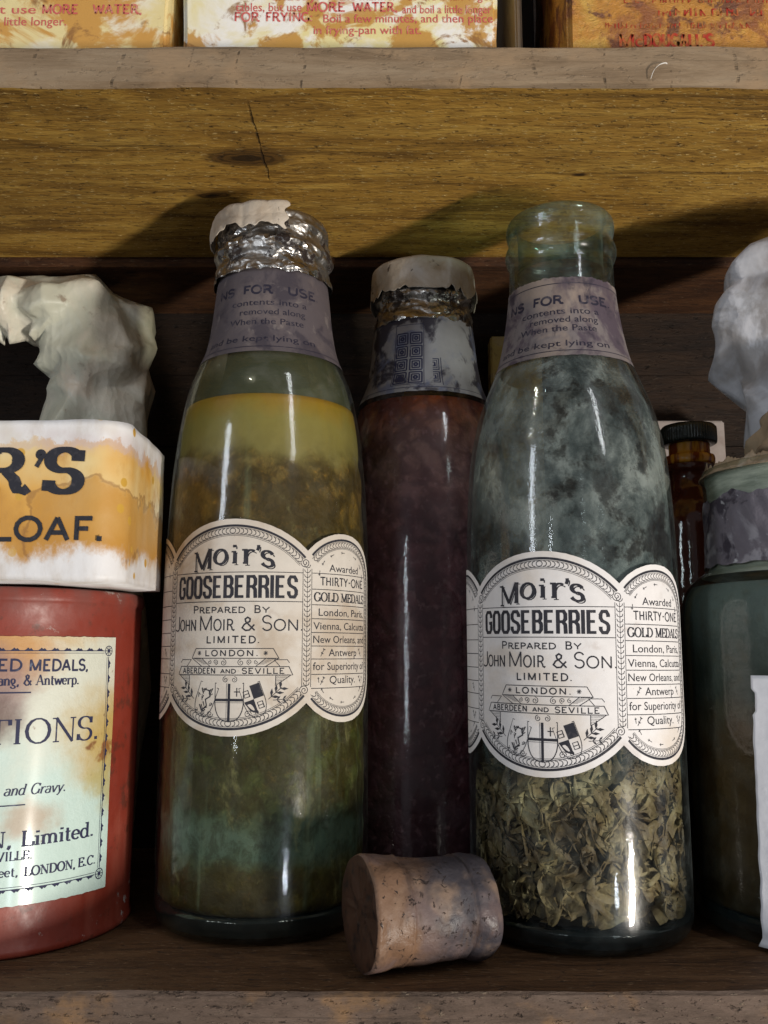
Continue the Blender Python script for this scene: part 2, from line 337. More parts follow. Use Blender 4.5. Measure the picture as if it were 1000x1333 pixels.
def box_paper():
    m = Mat('tea_stained_box_paper'); x, y, z = m.xyz()
    w = m.ma('MULTIPLY', m.ma('SUBTRACT', m.noise(m.sc(1, 1, .75), 85, 6, .68), .5), .02)
    zz = m.ma('ADD', z, w)
    white = (.74, .72, .72)
    n = m.noise(scale=26, detail=3, rough=.5)
    inner = m.ramp(n, (.3, (.44, .19, .025)), (.42, (.66, .35, .07)), (.55, (.72, .53, .24)), (.7, (.74, .66, .46)))
    dv = m.sc(1, 0, 1.3, m.vm('SUBTRACT', m.vm('ADD', m.P(), m.vm('MULTIPLY', m.vm('SUBTRACT', m.noise(scale=70, detail=5, col=True), (.5, .5, .5)), (.02, 0, .02))), (-.013, 0, .018)))
    ln = m.n('VectorMath', operation='LENGTH'); m.put(ln.inputs[0], dv); ln = ln.outputs['Value']
    inner = m.mix(m.mr(m.noise(m.sc(1, 1, .6, off=(5, 0, 2)), 75, 5, .65), .5, .7, 0, .6), inner, (.46, .22, .04))
    inner = m.mix(m.mr(z, .022, .009, 0, .65), inner, (.42, .19, .03))
    inner = m.mix(m.mr(ln, .0175, .0195, .75, 0), inner, (.5, .24, .04))
    inner = m.mix(m.mr(m.ma('ABSOLUTE', m.ma('SUBTRACT', ln, .0192)), .0002, .0013, .6, 0), inner, (.26, .11, .025))
    body = m.ma('MULTIPLY', m.mr(zz, .0462, .0475, 1, 0), m.mr(m.ma('ADD', z, m.ma('MULTIPLY', w, 1.3)), .006, .0135))
    white = m.mix(m.mr(m.noise(m.sc(1, 1, .5), 60, 6, .65), .42, .72, 0, .75), white, (.5, .43, .36))
    white = m.mix(m.mr(m.noise(m.sc(1, 1, 1, off=(3, 0, 8)), 28, 4), .52, .66, 0, .7), white, (.62, .56, .48))
    c = m.mix(body, white, inner)
    edge = m.ma('MULTIPLY', m.mr(m.ma('ABSOLUTE', m.ma('SUBTRACT', zz, .0455)), .0005, .0025, .5, 0), 1.)
    c = m.mix(edge, c, (.55, .42, .38))
    lilac = m.mr(m.ma('ABSOLUTE', m.ma('SUBTRACT', z, .047)), .001, .006, .45, 0)
    c = m.mix(m.ma('MULTIPLY', lilac, m.mr(m.noise(scale=70), .4, .6)), c, (.56, .46, .45))
    v = m.vor(scale=120); rc = m.xyz(m.vor(scale=120, out='Color'))[0]
    c = m.mix(m.ma('MULTIPLY', m.mr(v, .22, .16), m.mr(rc, .78, .8)), c, (.58, .33, .05))
    nrm = m.bump(m.noise(scale=90, detail=4), .3, .0015); nrm = m.bump(m.noise(scale=500, detail=5), .1, .0006, nrm)
    return m.done(m.pbsdf(c, .5, nrm, spec=.4))
M['box_paper'] = box_paper()

def packet(name, base, stains, seed, rough=.6, metal_flakes=False):
    m = Mat(name)
    c = m.mix(m.noise(m.sc(1, 1, 1, off=(seed, 0, 0)), 40, 4), base, tuple(min(1, q * 1.1) for q in base))
    for i, (col, scale, lo, hi, k) in enumerate(stains):
        c = m.mix(m.mr(m.noise(m.sc(1, 1, 1, off=(seed + i * 3.1, i, seed)), scale, 6, .62, .5), lo, hi, 0, k), c, col)
    h = m.noise(scale=330, detail=6, rough=.75)
    if metal_flakes: h = m.ma('ADD', h, m.ma('MULTIPLY', m.noise(m.sc(1, 1, 1.5), 180, 5, .7, 2), 1.2))
    return m.done(m.pbsdf(c, rough, m.bump(h, .7 if metal_flakes else .2, .0015), spec=.5))
M['packet_cream'] = packet('stained_cream_packet', (.74, .66, .5), [((.72, .58, .26), 30, .4, .52, .9), ((.55, .27, .05), 36, .47, .54, .95), ((.25, .11, .03), 62, .56, .64, .9), ((.1, .04, .02), 90, .7, .74, .9)], 1)
M['packet_white'] = packet('stained_white_packet', (.78, .74, .68), [((.72, .6, .24), 26, .42, .53, .9), ((.5, .25, .045), 44, .5, .56, .95), ((.27, .12, .03), 80, .57, .64, .9), ((.12, .04, .02), 100, .73, .75, .9)], 6)
M['packet_rust'] = packet('rusted_packet', (.5, .22, .035), [((.62, .36, .07), 40, .5, .65, .9), ((.27, .085, .03), 55, .47, .6, .9), ((.14, .045, .025), 110, .52, .62, .9), ((.62, .5, .4), 160, .68, .72, .9)], 11, .38, True)
M['card_dark'] = packet('dark_card_side', (.012, .008, .008), [((.025, .018, .016), 60, .5, .7, .8)], 3)
M['card_pale'] = packet('pale_card_edge', (.4, .33, .25), [((.25, .18, .12), 60, .5, .7, .8)], 8)
M['parcel'] = paper('crumpled_waxed_paper', (.78, .72, .6), [((.56, .57, .46), 22, .42, .6, .8, 2), ((.8, .68, .54), 35, .48, .66, .8, 5), ((.24, .16, .11), 90, .6, .72, .7, 8)], bump=.2, rough=.36, wrinkle=1.)
M['tissue'] = paper('grey_tissue_wrap', (.44, .44, .47), [((.24, .22, .21), 30, .44, .58, .85, 2), ((.6, .6, .64), 40, .52, .64, .8, 5)], bump=.2, rough=.36, wrinkle=.5)
M['brown_paper'] = paper('brown_crumpled_paper', (.34, .25, .16), [((.16, .1, .06), 60, .48, .68, .8, 2), ((.5, .42, .33), 55, .56, .7, .8, 5)], bump=.5, wrinkle=.8)
M['packet_back'] = paper('plain_grey_packet', (.34, .29, .27), [((.2, .15, .13), 40, .5, .7, .7, 2)])
M['scrap'] = paper('yellowed_scrap', (.48, .36, .12), [((.2, .12, .06), 90, .48, .6, .9, 2), ((.5, .42, .3), 50, .5, .65, .8, 6)])
m = Mat('amber_bottle_glass')
M['amber'] = m.done(m.pbsdf(m.mix(m.noise(scale=60), (.05, .012, .008), (.09, .02, .01)), .06, m.bump(m.noise(scale=90), .1, .003), spec=.7))
m = Mat('orange_amber_band')  # orange and dark amber streaks of the neck ring
M['amber_band'] = m.done(m.pbsdf(m.mix(m.mr(m.noise(m.sc(1, 1, .1), 170, 3), .45, .55), (.6, .27, .03), (.2, .04, .008)), .1, spec=.6))
m = Mat('black_cap_enamel')
M['cap_black'] = m.done(m.pbsdf(m.mix(m.mr(m.noise(scale=90), .5, .7), (.012, .016, .015), (.04, .045, .04)), .25, spec=.6))

def cork():
    m = Mat('old_wrapped_cork'); x = m.xyz()[0]
    c = m.mix(m.noise(scale=60, detail=5), (.2, .115, .07), (.125, .068, .04))
    xx = m.ma('ADD', x, m.ma('MULTIPLY', m.ma('SUBTRACT', m.noise(scale=70, detail=4), .5), .03))
    c = m.mix(m.mr(xx, .008, .027), c, (.042, .037, .044))
    c = m.mix(m.mr(m.noise(m.sc(1, 1, 1, off=(3, 3, 0)), 50, 4), .5, .65, 0, .75), c, (.13, .09, .085))
    c = m.mix(m.mr(m.noise(scale=60, detail=3), .56, .72, 0, .6), c, (.3, .2, .135))
    sp = m.mr(m.noise(m.sc(1, 1, 1, off=(1, 5, 0)), 400, 4, .65, .6), .6, .66)
    c = m.mix(m.mr(m.noise(m.sc(2.2, .7, .7, off=(6, 2, 1)), 90, 6, .75), .5, .68, 0, .7), c, (.07, .042, .03))
    c = m.mix(sp, c, (.02, .012, .01))
    h = m.ma('SUBTRACT', m.noise(scale=220, detail=5), m.ma('MULTIPLY', sp, .8))
    return m.done(m.pbsdf(c, m.mr(m.noise(scale=80), .4, .7, .42, .7), m.bump(h, .5, .0015), spec=.35))
M['cork'] = cork()
m = Mat('cork_end_grain')
sp = m.mr(m.noise(scale=260, detail=5, rough=.7), .5, .66)
M['cork_end'] = m.done(m.pbsdf(m.mix(sp, m.mix(m.noise(scale=50), (.075, .032, .016), (.03, .014, .008)), (.015, .008, .006)), .6, m.bump(sp, -.8, .002), spec=.3))
m = Mat('white_fibre'); M['fibre'] = m.done(m.pbsdf((.8, .78, .75), .5))

# ================================================================== mesh helpers
def tag(o, label=None, cat=None, group=None, kind=None):
    if label: o['label'] = label
    if cat: o['category'] = cat
    if group: o['group'] = group
    if kind: o['kind'] = kind
    return o
def empty(name, loc, label, cat, rz=0):
    o = bpy.data.objects.new(name, None); COL.objects.link(o); o.location = loc; o.rotation_euler = (0, 0, rz)
    o.empty_display_size = .01
    return tag(o, label, cat)
class MB:
    def __init__(s): s.v = []; s.f = []; s.mi = []
    def add(s, vs, fs, mi=0):
        b = len(s.v); s.v += [tuple(p) for p in vs]; s.f += [tuple(i + b for i in f) for f in fs]; s.mi += [mi] * len(fs)
    def grid(s, fn, nu, nv, mi=0, closed_u=False):
        b = len(s.v); cols = nu if closed_u else nu + 1
        for j in range(nv + 1):
            for i in range(cols): s.v.append(tuple(fn(i / nu, j / nv)))
        for j in range(nv):
            for i in range(nu):
                i2 = (i + 1) % cols
                s.f.append((b + j * cols + i, b + j * cols + i2, b + (j + 1) * cols + i2, b + (j + 1) * cols + i)); s.mi.append(mi)
    def lathe(s, prof, seg=96, mi=0, fn=None, cap0=False, cap1=False):
        b = len(s.v)
        for j, (r, z) in enumerate(prof):
            for i in range(seg):
                a = 2 * math.pi * i / seg; p = Vector((r * math.sin(a), -r * math.cos(a), z))
                if fn: p = fn(p, a, j)
                s.v.append(tuple(p))
        for j in range(len(prof) - 1):
            for i in range(seg):
                i2 = (i + 1) % seg
                s.f.append((b + j * seg + i, b + j * seg + i2, b + (j + 1) * seg + i2, b + (j + 1) * seg + i)); s.mi.append(mi)
        if cap0: s.f.append(tuple(b + i for i in reversed(range(seg)))); s.mi.append(mi)
        if cap1: s.f.append(tuple(b + (len(prof) - 1) * seg + i for i in range(seg))); s.mi.append(mi)
    def build(s, name, mats, parent=None, smooth=True, loc=None):
        me = bpy.data.meshes.new(name); me.from_pydata(s.v, [], s.f); me.update()
        for m in (mats if isinstance(mats, (list, tuple)) else [mats]): me.materials.append(m)
        me.polygons.foreach_set('material_index', s.mi)
        me.polygons.foreach_set('use_smooth', [smooth] * len(s.f)); me.update()
        o = bpy.data.objects.new(name, me); COL.objects.link(o)
        if parent: o.parent = parent
        if loc: o.location = loc
        return o

def smooth_profile(pts, sub=5):
    out = []
    for i in range(len(pts) - 1):
        p0 = pts[max(0, i - 1)]; p1 = pts[i]; p2 = pts[i + 1]; p3 = pts[min(len(pts) - 1, i + 2)]
        for k in range(sub):
            t = k / sub
            q = [.5 * ((2 * b) + (-a + c) * t + (2 * a - 5 * b + 4 * c - d) * t * t + (-a + 3 * b - 3 * c + d) * t ** 3) for a, b, c, d in zip(p0, p1, p2, p3)]
            out.append(tuple(q))
    out.append(pts[-1]); return out
def radius_fn(prof):
    pr = sorted((z, r) for r, z in prof)
    def f(z):
        for (z0, r0), (z1, r1) in zip(pr, pr[1:]):
            if z0 <= z <= z1: return r0 + (r1 - r0) * ((z - z0) / max(1e-9, z1 - z0))
        return pr[0][1] if z < pr[0][0] else pr[-1][1]
    return f
rng = random.Random(5)
def creases(seed, n=6, freq=120, amp=1.):
    g = random.Random(seed); ks = []
    for i in range(n):
        k = Vector((g.gauss(0, 1), g.gauss(0, 1), g.gauss(0, 1))).normalized() * freq * g.uniform(.5, 1.7)
        ks.append((k, g.uniform(0, 6.3), amp / n * g.uniform(.6, 1.5)))
    def f(p):
        q = p + noise.noise_vector(p * freq * .25) * (1.2 / freq)
        return sum(a * (abs(math.sin(k.dot(q) + ph)) - .6) for k, ph, a in ks)
    return f

# ------------------------------------------------------------------ printing: 2-D shapes in millimetres
class Ink:
    def __init__(s): s.v = []; s.f = []
    def poly(s, pts):
        b = len(s.v); s.v += pts; s.f.append(tuple(range(b, b + len(pts))))
    def tri(s, vs, fs):
        b = len(s.v); s.v += vs; s.f += [tuple(i + b for i in f) for f in fs]
    def stroke(s, pts, w, k=None, closed=False, seg=1.2):
        """polyline of width w; with k given, near-vertical runs get width k (pen contrast)"""
        P = []
        n = len(pts)
        rngp = n if closed else n - 1
        for i in range(rngp):
            a, b = pts[i], pts[(i + 1) % n]; L = math.hypot(b[0] - a[0], b[1] - a[1]); q = max(1, int(L / seg))
            for j in range(q): P.append((a[0] + (b[0] - a[0]) * j / q, a[1] + (b[1] - a[1]) * j / q))
        if not closed: P.append(pts[-1])
        n = len(P); Lf = []; Rt = []
        for i in range(n):
            a = P[(i - 1) % n] if (closed or i > 0) else P[i]; b = P[(i + 1) % n] if (closed or i < n - 1) else P[i]
            dx, dy = b[0] - a[0], b[1] - a[1]; L = math.hypot(dx, dy) or 1; dx /= L; dy /= L
            ww = w if k is None else w + (k - w) * abs(dy) ** 1.3
            m = 1.
            if 0 < i < n - 1:
                ax, ay = P[i][0] - a[0], P[i][1] - a[1]; la = math.hypot(ax, ay) or 1
                m = 1 / max(.55, abs((ax * dx + ay * dy) / la))
            ww *= m / 2
            Lf.append((P[i][0] - dy * ww, P[i][1] + dx * ww)); Rt.append((P[i][0] + dy * ww, P[i][1] - dx * ww))
        b = len(s.v); s.v += Lf + Rt
        for i in range(n if closed else n - 1):
            j = (i + 1) % n; s.f.append((b + n + i, b + n + j, b + j, b + i))
    def line(s, x0, y0, x1, y1, w): s.stroke([(x0, y0), (x1, y1)], w)
    def rect(s, x0, y0, x1, y1, w):
        for a in ((x0, y0, x1, y0), (x1, y0, x1, y1), (x1, y1, x0, y1), (x0, y1, x0, y0)): s.line(*a, w)
    def emit(s, mb, mapf, mi, off=.0):
        for f in s.f:
            pass
        mb.add([mapf(x, y, off) for x, y in s.v], s.f, mi)

def arc(cx, cy, rx, ry, a0, a1, n=14):
    return [(cx + rx * math.cos(R(a0 + (a1 - a0) * i / n)), cy + ry * math.sin(R(a0 + (a1 - a0) * i / n))) for i in range(n + 1)]
def sans(ink, s, x0, x1, y, cap, w, track=.0, curve=None):
    """plain pen-drawn capitals of even weight"""
    t = Ink(); adv = 0; items = []
    for ch in s:
        a, st, _ = ROM[ch]; items.append((adv, st, ch)); adv += a + track
    for ax, st, ch in items:
        st = [q for q in st if q != 'O']
        for q in st:
            if ch.isupper() and len(q) == 2 and .19 < math.hypot(q[0][0] - q[1][0], q[0][1] - q[1][1]) < .3: continue
            t.stroke([(ax + p[0], p[1]) for p in q], .0001, closed=ch in 'Oo')
    a = min(p[0] for p in t.v); b = max(p[0] for p in t.v); kx = (x1 - x0) / (b - a)
    for ax, st, ch in items:
        for q in [q for q in st if q != 'O']:
            if ch.isupper() and len(q) == 2 and .19 < math.hypot(q[0][0] - q[1][0], q[0][1] - q[1][1]) < .3: continue
            pts = [(x0 + (ax + p[0] - a) * kx, y + p[1] * cap) for p in q]
            if curve: pts = [(p[0], p[1] + curve(p[0])) for p in pts]
            ink.stroke(pts, w, closed=ch in 'Oo', seg=1.)
_txt = {}
def raw_text(s, bold=0.):
    key = (s, bold)
    if key not in _txt:
        cu = bpy.data.curves.new('t', 'FONT'); cu.body = s; cu.size = 10; cu.offset = bold; cu.resolution_u = 3
        ob = bpy.data.objects.new('t', cu); COL.objects.link(ob)
        me = bpy.data.meshes.new_from_object(ob.evaluated_get(bpy.context.evaluated_depsgraph_get()))
        _txt[key] = ([(v.co.x, v.co.y) for v in me.vertices], [tuple(p.vertices) for p in me.polygons])
        bpy.data.objects.remove(ob); bpy.data.curves.remove(cu); bpy.data.meshes.remove(me)
    return _txt[key]
CAPH = None
def text(ink, s, x0, x1, y, cap, bold=0., curve=None, slant=0.):
    """sans text fitted between x0 and x1 with capital height cap on baseline y"""
    global CAPH
    if CAPH is None:
        v, _ = raw_text('H'); CAPH = max(q[1] for q in v)
    vs, fs = raw_text(s, bold)
    if not vs: return
    a = min(q[0] for q in vs); b = max(q[0] for q in vs); kx = (x1 - x0) / (b - a); ky = cap / CAPH
    out = []
    for X, Y in vs:
        px = x0 + (X - a) * kx + slant * Y * ky; py = y + Y * ky
        if curve: py += curve(px)
        out.append((px, py))
    ink.tri(out, fs)
def small_caps(ink, words, y, cap, small, bold=0.):
    """words: (initial, rest, x0, x1)"""
    for ini, rest, x0, x1 in words:
        v, _ = raw_text(ini, bold); v2, _ = raw_text(rest, bold)
        wi = (max(q[0] for q in v) - min(q[0] for q in v)) * cap; wr = (max(q[0] for q in v2) - min(q[0] for q in v2)) * small
        g = .1 * wi; f = (x1 - x0) / (wi + wr + g)
        text(ink, ini, x0, x0 + wi * f, y, cap, bold); text(ink, rest, x0 + (wi + g) * f, x1, y, small, bold)

# pen-drawn roman letters: (advance, strokes, serif points)
def _c(*a): return arc(*a)
ROM = {
 'I': (.42, [[(.21, 0), (.21, 1)]], [(.21, 0), (.21, 1)]),
 'T': (.82, [[(.41, 0), (.41, 1)], [(.05, .97), (.77, .97)], [(.05, .99), (.04, .76)], [(.77, .99), (.78, .76)]], [(.41, 0)]),
 'O': (.92, ['O', _c(.46, .5, .38, .5, 0, 360, )[:-1]], []),
 'N': (.92, [[(.16, 0), (.16, 1)], [(.14, 1), (.76, 0)], [(.76, 0), (.76, 1)]], [(.16, 0), (.76, 1), (.12, 1)]),
 'S': (.66, [_c(.33, .74, .25, .25, 20, 180) + _c(.33, .74, .25, .24, 180, 262)[1:] + _c(.33, .26, .26, .25, 82, 0)[1:] + _c(.33, .26, .26, .26, 0, -160)[1:], [(.57, .72), (.58, .98)], [(.07, .27), (.06, .02)]], []),
 'L': (.7, [[(.17, 0), (.17, 1)], [(.1, .03), (.66, .03)], [(.65, .02), (.67, .28)]], [(.17, 0), (.17, 1)]),
 'D': (.86, [[(.17, 0), (.17, 1)], [(.1, .98), (.38, .98)] + _c(.38, .5, .42, .48, 90, -90)[1:] + [(.1, .02)]], [(.17, 0), (.17, 1)]),
 'E': (.74, [[(.17, 0), (.17, 1)], [(.1, .03), (.67, .03)], [(.1, .97), (.64, .97)], [(.17, .51), (.48, .51)], [(.66, .02), (.68, .27)], [(.63, .98), (.65, .74)], [(.48, .4), (.48, .62)]], [(.17, 0), (.17, 1)]),
 'C': (.78, [_c(.44, .5, .36, .5, 42, 318, ), [(.72, .72), (.73, .98)]], []),
 'V': (.84, [[(.1, 1), (.42, 0)], [(.42, 0), (.74, 1)]], [(.1, 1), (.74, 1)]),
 'R': (.86, [[(.17, 0), (.17, 1)], [(.1, .98), (.4, .98)] + _c(.4, .74, .24, .24, 90, -90)[1:] + [(.17, .5)], [(.42, .5), (.58, .28), (.64, .06), (.76, .01), (.84, .1)]], [(.17, 0), (.17, 1)]),
 'M': (1.06, [[(.16, 0), (.16, 1)], [(.15, 1), (.53, .05)], [(.53, .05), (.9, 1)], [(.9, 0), (.9, 1)]], [(.16, 0), (.9, 0), (.13, 1), (.93, 1)]),
 'A': (.86, [[(.1, 0), (.43, 1)], [(.43, 1), (.76, 0)], [(.22, .33), (.64, .33)]], [(.1, 0), (.76, 0)]),
 'G': (.86, [_c(.44, .5, .36, .5, 45, 350), [(.76, .05), (.76, .42)], [(.72, .74), (.73, .98)]], [(.76, .44)]),
 'J': (.5, [[(.3, 1), (.3, .2)] + _c(.16, .2, .14, .2, 0, -150)[1:]], [(.3, 1)]),
 'H': (.9, [[(.17, 0), (.17, 1)], [(.72, 0), (.72, 1)], [(.17, .51), (.72, .51)]], [(.17, 0), (.17, 1), (.72, 0), (.72, 1)]),
 'Y': (.8, [[(.4, 0), (.4, .45)], [(.4, .45), (.08, 1)], [(.4, .45), (.72, 1)]], [(.4, 0), (.08, 1), (.72, 1)]),
 'W': (1.15, [[(.08, 1), (.32, 0)], [(.32, 0), (.57, .9)], [(.57, .9), (.82, 0)], [(.82, 0), (1.06, 1)]], [(.08, 1), (1.06, 1)]),
 'o': (.6, ['O', _c(.3, .31, .24, .31, 0, 360)[:-1]], []),
 'i': (.34, [[(.17, 0), (.17, .62)], [(.17, .8), (.17, .93)]], [(.17, 0), (.13, .62)]),
 'n': (.68, [[(.15, 0), (.15, .62)], _c(.34, .36, .19, .26, 170, 0) + [(.53, 0)]], [(.15, 0), (.53, 0), (.11, .62)]),
 'm': (1.0, [[(.15, 0), (.15, .62)], _c(.32, .38, .17, .24, 170, 0) + [(.49, 0)], _c(.66, .38, .17, .24, 170, 0) + [(.83, 0)]], [(.15, 0), (.49, 0), (.83, 0), (.11, .62)]),
 't': (.42, [[(.18, .85), (.18, .12)] + _c(.28, .12, .1, .12, 180, 320)[1:], [(.05, .6), (.36, .6)]], []),
 'e': (.56, [[(.06, .34), (.5, .34)] + _c(.28, .32, .22, .3, 5, 320)[1:]], []),
 'd': (.66, [_c(.28, .31, .22, .31, 40, 320), [(.49, 0), (.49, 1)]], [(.53, 0), (.45, 1)]),
 'a': (.56, [_c(.26, .42, .2, .2, 150, 0) + [(.46, .1), (.54, .02)], _c(.26, .18, .2, .18, 60, 330)], []),
 'r': (.5, [[(.15, 0), (.15, .62)], _c(.36, .34, .2, .26, 170, 55)], [(.15, 0), (.11, .62)]),
 'v': (.6, [[(.07, .62), (.3, 0)], [(.3, 0), (.53, .62)]], [(.07, .62), (.53, .62)]),
 'w': (.86, [[(.06, .62), (.24, 0)], [(.24, 0), (.43, .58)], [(.43, .58), (.62, 0)], [(.62, 0), (.8, .62)]], [(.06, .62), (.8, .62)]),
 'p': (.66, [[(.15, -.28), (.15, .62)], _c(.36, .31, .22, .31, 140, -140)], [(.15, -.28), (.11, .62)]),
 'g': (.58, [_c(.26, .4, .18, .22, 0, 360), [(.4, .22), (.16, .1), (.2, .02), (.42, -.02)], _c(.27, -.15, .2, .13, 60, -200)], []),
 'u': (.68, [[(.14, .62), (.14, .2)] + _c(.32, .2, .18, .2, 180, 330)[1:], [(.52, 0), (.52, .62)]], [(.1, .62), (.56, 0)]),
 's': (.46, [_c(.23, .46, .16, .16, 20, 262) + _c(.23, .16, .17, .16, 82, -160)], []),
 'y': (.6, [[(.07, .62), (.3, 0)], [(.53, .62), (.27, -.1), (.16, -.27), (.05, -.22)]], [(.07, .62), (.53, .62)]),
 ',': (.3, [[(.16, .1), (.17, 0), (.1, -.16)]], []), '.': (.3, [[(.15, 0), (.15, .13)]], []),
 "'": (.3, [[(.16, 1), (.17, .88), (.1, .72)]], []),
 '&': (.86, [[(.78, .45), (.5, .02), (.28, .0), (.1, .2), (.22, .46), (.52, .68), (.54, .88), (.4, 1), (.26, .86), (.3, .66), (.8, 0)]], []),
 ' ': (.4, [], []),
}
ROM['P'] = (.76, [[(.17, 0), (.17, 1)], [(.1, .98), (.42, .98)] + _c(.42, .73, .25, .25, 90, -90)[1:] + [(.17, .48)]], [(.17, 0), (.17, 1)])
ROM['B'] = (.8, [[(.17, 0), (.17, 1)], [(.1, .98), (.4, .98)] + _c(.4, .75, .22, .23, 90, -90)[1:] + [(.17, .52)], [(.4, .52)] + _c(.42, .27, .26, .25, 90, -90)[1:] + [(.1, .02)]], [(.17, 0), (.17, 1)])
ROM['F'] = (.68, [[(.17, 0), (.17, 1)], [(.1, .97), (.64, .97)], [(.17, .51), (.52, .51)], [(.63, .98), (.65, .74)]], [(.17, 0), (.17, 1)])
ROM['U'] = (.86, [[(.16, 1), (.16, .34)] + _c(.43, .34, .27, .33, 180, 360)[1:] + [(.7, 1)]], [(.16, 1), (.7, 1)])
ROM['K'] = (.84, [[(.17, 0), (.17, 1)], [(.72, 1), (.17, .38)], [(.36, .58), (.76, 0)]], [(.17, 0), (.17, 1)])
ROM[':'] = (.3, [[(.15, 0), (.15, .13)], [(.15, .5), (.15, .63)]], [])
ROM['-'] = (.4, [[(.06, .36), (.34, .36)]], [])
def roman(ink, s, x0, x1, y, cap, thick=.17, thin=.06, serif=.3, slant=0., curve=None, shadow=None, track=0.):
    """serif lettering drawn stroke by stroke; thick / thin / serif are fractions of the capital height"""
    adv = 0; items = []
    for ch in s:
        a, st, se = ROM[ch]; items.append((adv, st, se, ch)); adv += a + track
    kx = (x1 - x0) / adv
    for ax, st, se, ch in items:
        st = [q for q in st if q != 'O']; closed = ch in 'Oo'
        def T(p):
            px = x0 + (ax + p[0]) * kx + slant * p[1] * cap; py = y + p[1] * cap
            if curve: py += curve(px)
            return (px, py)
        for q in st:
            k = thick * (.42 if ch in 'NMA' and len(q) == 2 and ((ch == 'A' and q[0][0] < .2) or (ch in 'NM' and abs(q[0][0] - q[1][0]) < .02 and q[0][0] < .8 and not (ch == 'M' and q[0][0] > .5))) else 1)
            if ch in '.,\'i' and q[0][1] >= .1 and len(q) == 2 and abs(q[0][1] - q[1][1]) < .2: k = thick * 1.2
            ink.stroke([T(p) for p in q], thin * cap, k * cap, closed=closed, seg=1.)
        for (sx, sy) in se:
            c = T((sx, sy)); d = serif * cap / 2; dy = thin * cap * .45 * (1 if sy < .3 else -1)
            ink.stroke([(c[0] - d, c[1] + dy), (c[0] + d, c[1] + dy)], thin * cap)
# heavy condensed capitals
BLK = {
 'G': [[(.86, .72), (.86, .84), (.72, 1), (.28, 1), (.12, .84), (.12, .16), (.28, 0), (.72, 0), (.86, .16), (.86, .46), (.54, .46)]],
 'O': [[(.12, .5), (.12, .84), (.28, 1), (.7, 1), (.86, .84), (.86, .16), (.7, 0), (.28, 0), (.12, .16), (.12, .5)]],
 'S': [[(.85, .74), (.85, .85), (.7, 1), (.28, 1), (.13, .85), (.13, .68), (.26, .56), (.72, .44), (.86, .32), (.86, .15), (.7, 0), (.28, 0), (.12, .15), (.12, .28)]],
 'E': [[(.14, -.07), (.14, 1.07)], [(.14, 1), (.84, 1)], [(.14, .52), (.74, .52)], [(.14, 0), (.86, 0)]],
 'B': [[(.14, -.07), (.14, 1.07)], [(.14, 1), (.66, 1), (.82, .88), (.82, .66), (.66, .53), (.14, .53)], [(.66, .53), (.86, .4), (.86, .13), (.68, 0), (.14, 0)]],
 'R': [[(.14, -.07), (.14, 1.07)], [(.14, 1), (.68, 1), (.84, .86), (.84, .63), (.66, .5), (.14, .5)], [(.6, .5), (.82, .36), (.86, -.07)]],
 'I': [[(.14, -.07), (.14, 1.07)]],
}
def block(ink, s, x0, x1, y, cap, vw, hw):
    adv = [(.34 if c == 'I' else 1.) for c in s]; gap = .16; tot = sum(adv) + gap * (len(s) - 1); k = (x1 - x0) / tot; x = x0
    for c, a in zip(s, adv):
        for q in BLK[c]:
            ink.stroke([(x + p[0] * k, y + hw / 2 + p[1] * (cap - hw)) for p in q], hw, vw, seg=.8)
        x += (a + gap) * k

# ================================================================== structure
def plank(name, x0, x1, y0, y1, z0, z1, mats, seed=0, wav=.0008, lipz=None):
    """board with hand-sawn arrises; mats: underside/top, front"""
    mb = MB(); nx = 160
    def e(x, k): return wav * (noise.noise(Vector((x * 22, k * 7.3, seed))) + .5 * noise.noise(Vector((x * 90, k * 3.1, seed))))
    rows = [('b', y1, z0, 0), ('b', y0 + .0016, z0, 0), ('f', y0, z0 + .0016, 1), ('f', y0, (z0 + z1) / 2, 1), ('f', y0, z1 - .0012, 1), ('t', y0 + .0012, z1, 2), ('t', y1, z1, 2), ('k', y1, z0, 2)]
    idx = []
    for k, (w, y, z, _) in enumerate(rows):
        r = []
        for i in range(nx + 1):
            x = x0 + (x1 - x0) * i / nx
            kk = k % 7
            near = .0 if abs(y - y1) < 1e-6 else 1.
            r.append((x, y + near * e(x, kk) * .7, z + near * e(x, kk + 11)))
        idx.append(len(mb.v)); mb.v += r
    for k in range(len(rows) - 1):
        mi = [0, 1, 1, 1, 1, 2, 2][k]
        for i in range(nx):
            a, b = idx[k] + i, idx[k + 1] + i
            mb.f.append((a, a + 1, b + 1, b)); mb.mi.append(mi)
    o = mb.build(name, mats, smooth=False)
    return tag(o, kind='structure')
plank('shelf', -.6, .6, .2895, .492, -.022, 0, [M['under'], M['front_low'], M['shelf_top']], 3, .0006)
plank('upper_shelf', -.6, .6, .288, .4255, .2895, .3045, [M['under'], M['front'], M['shelf_top']], 7, .0008)
plank('upper_shelf_rear', -.6, .6, .4285, .493, .2865, .3045, [M['rear'], M['rear'], M['rear']], 9, .0006)
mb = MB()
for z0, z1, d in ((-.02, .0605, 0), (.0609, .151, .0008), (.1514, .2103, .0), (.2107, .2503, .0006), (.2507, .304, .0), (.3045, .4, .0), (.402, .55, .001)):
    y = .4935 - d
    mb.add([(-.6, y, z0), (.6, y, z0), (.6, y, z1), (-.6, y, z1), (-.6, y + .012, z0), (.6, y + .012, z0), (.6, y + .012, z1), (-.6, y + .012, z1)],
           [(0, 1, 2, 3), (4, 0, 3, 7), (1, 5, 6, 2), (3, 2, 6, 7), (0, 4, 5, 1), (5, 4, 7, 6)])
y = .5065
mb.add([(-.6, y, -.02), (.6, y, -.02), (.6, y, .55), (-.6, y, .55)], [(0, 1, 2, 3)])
tag(mb.build('back_wall', M['wall'], smooth=False), kind='structure')

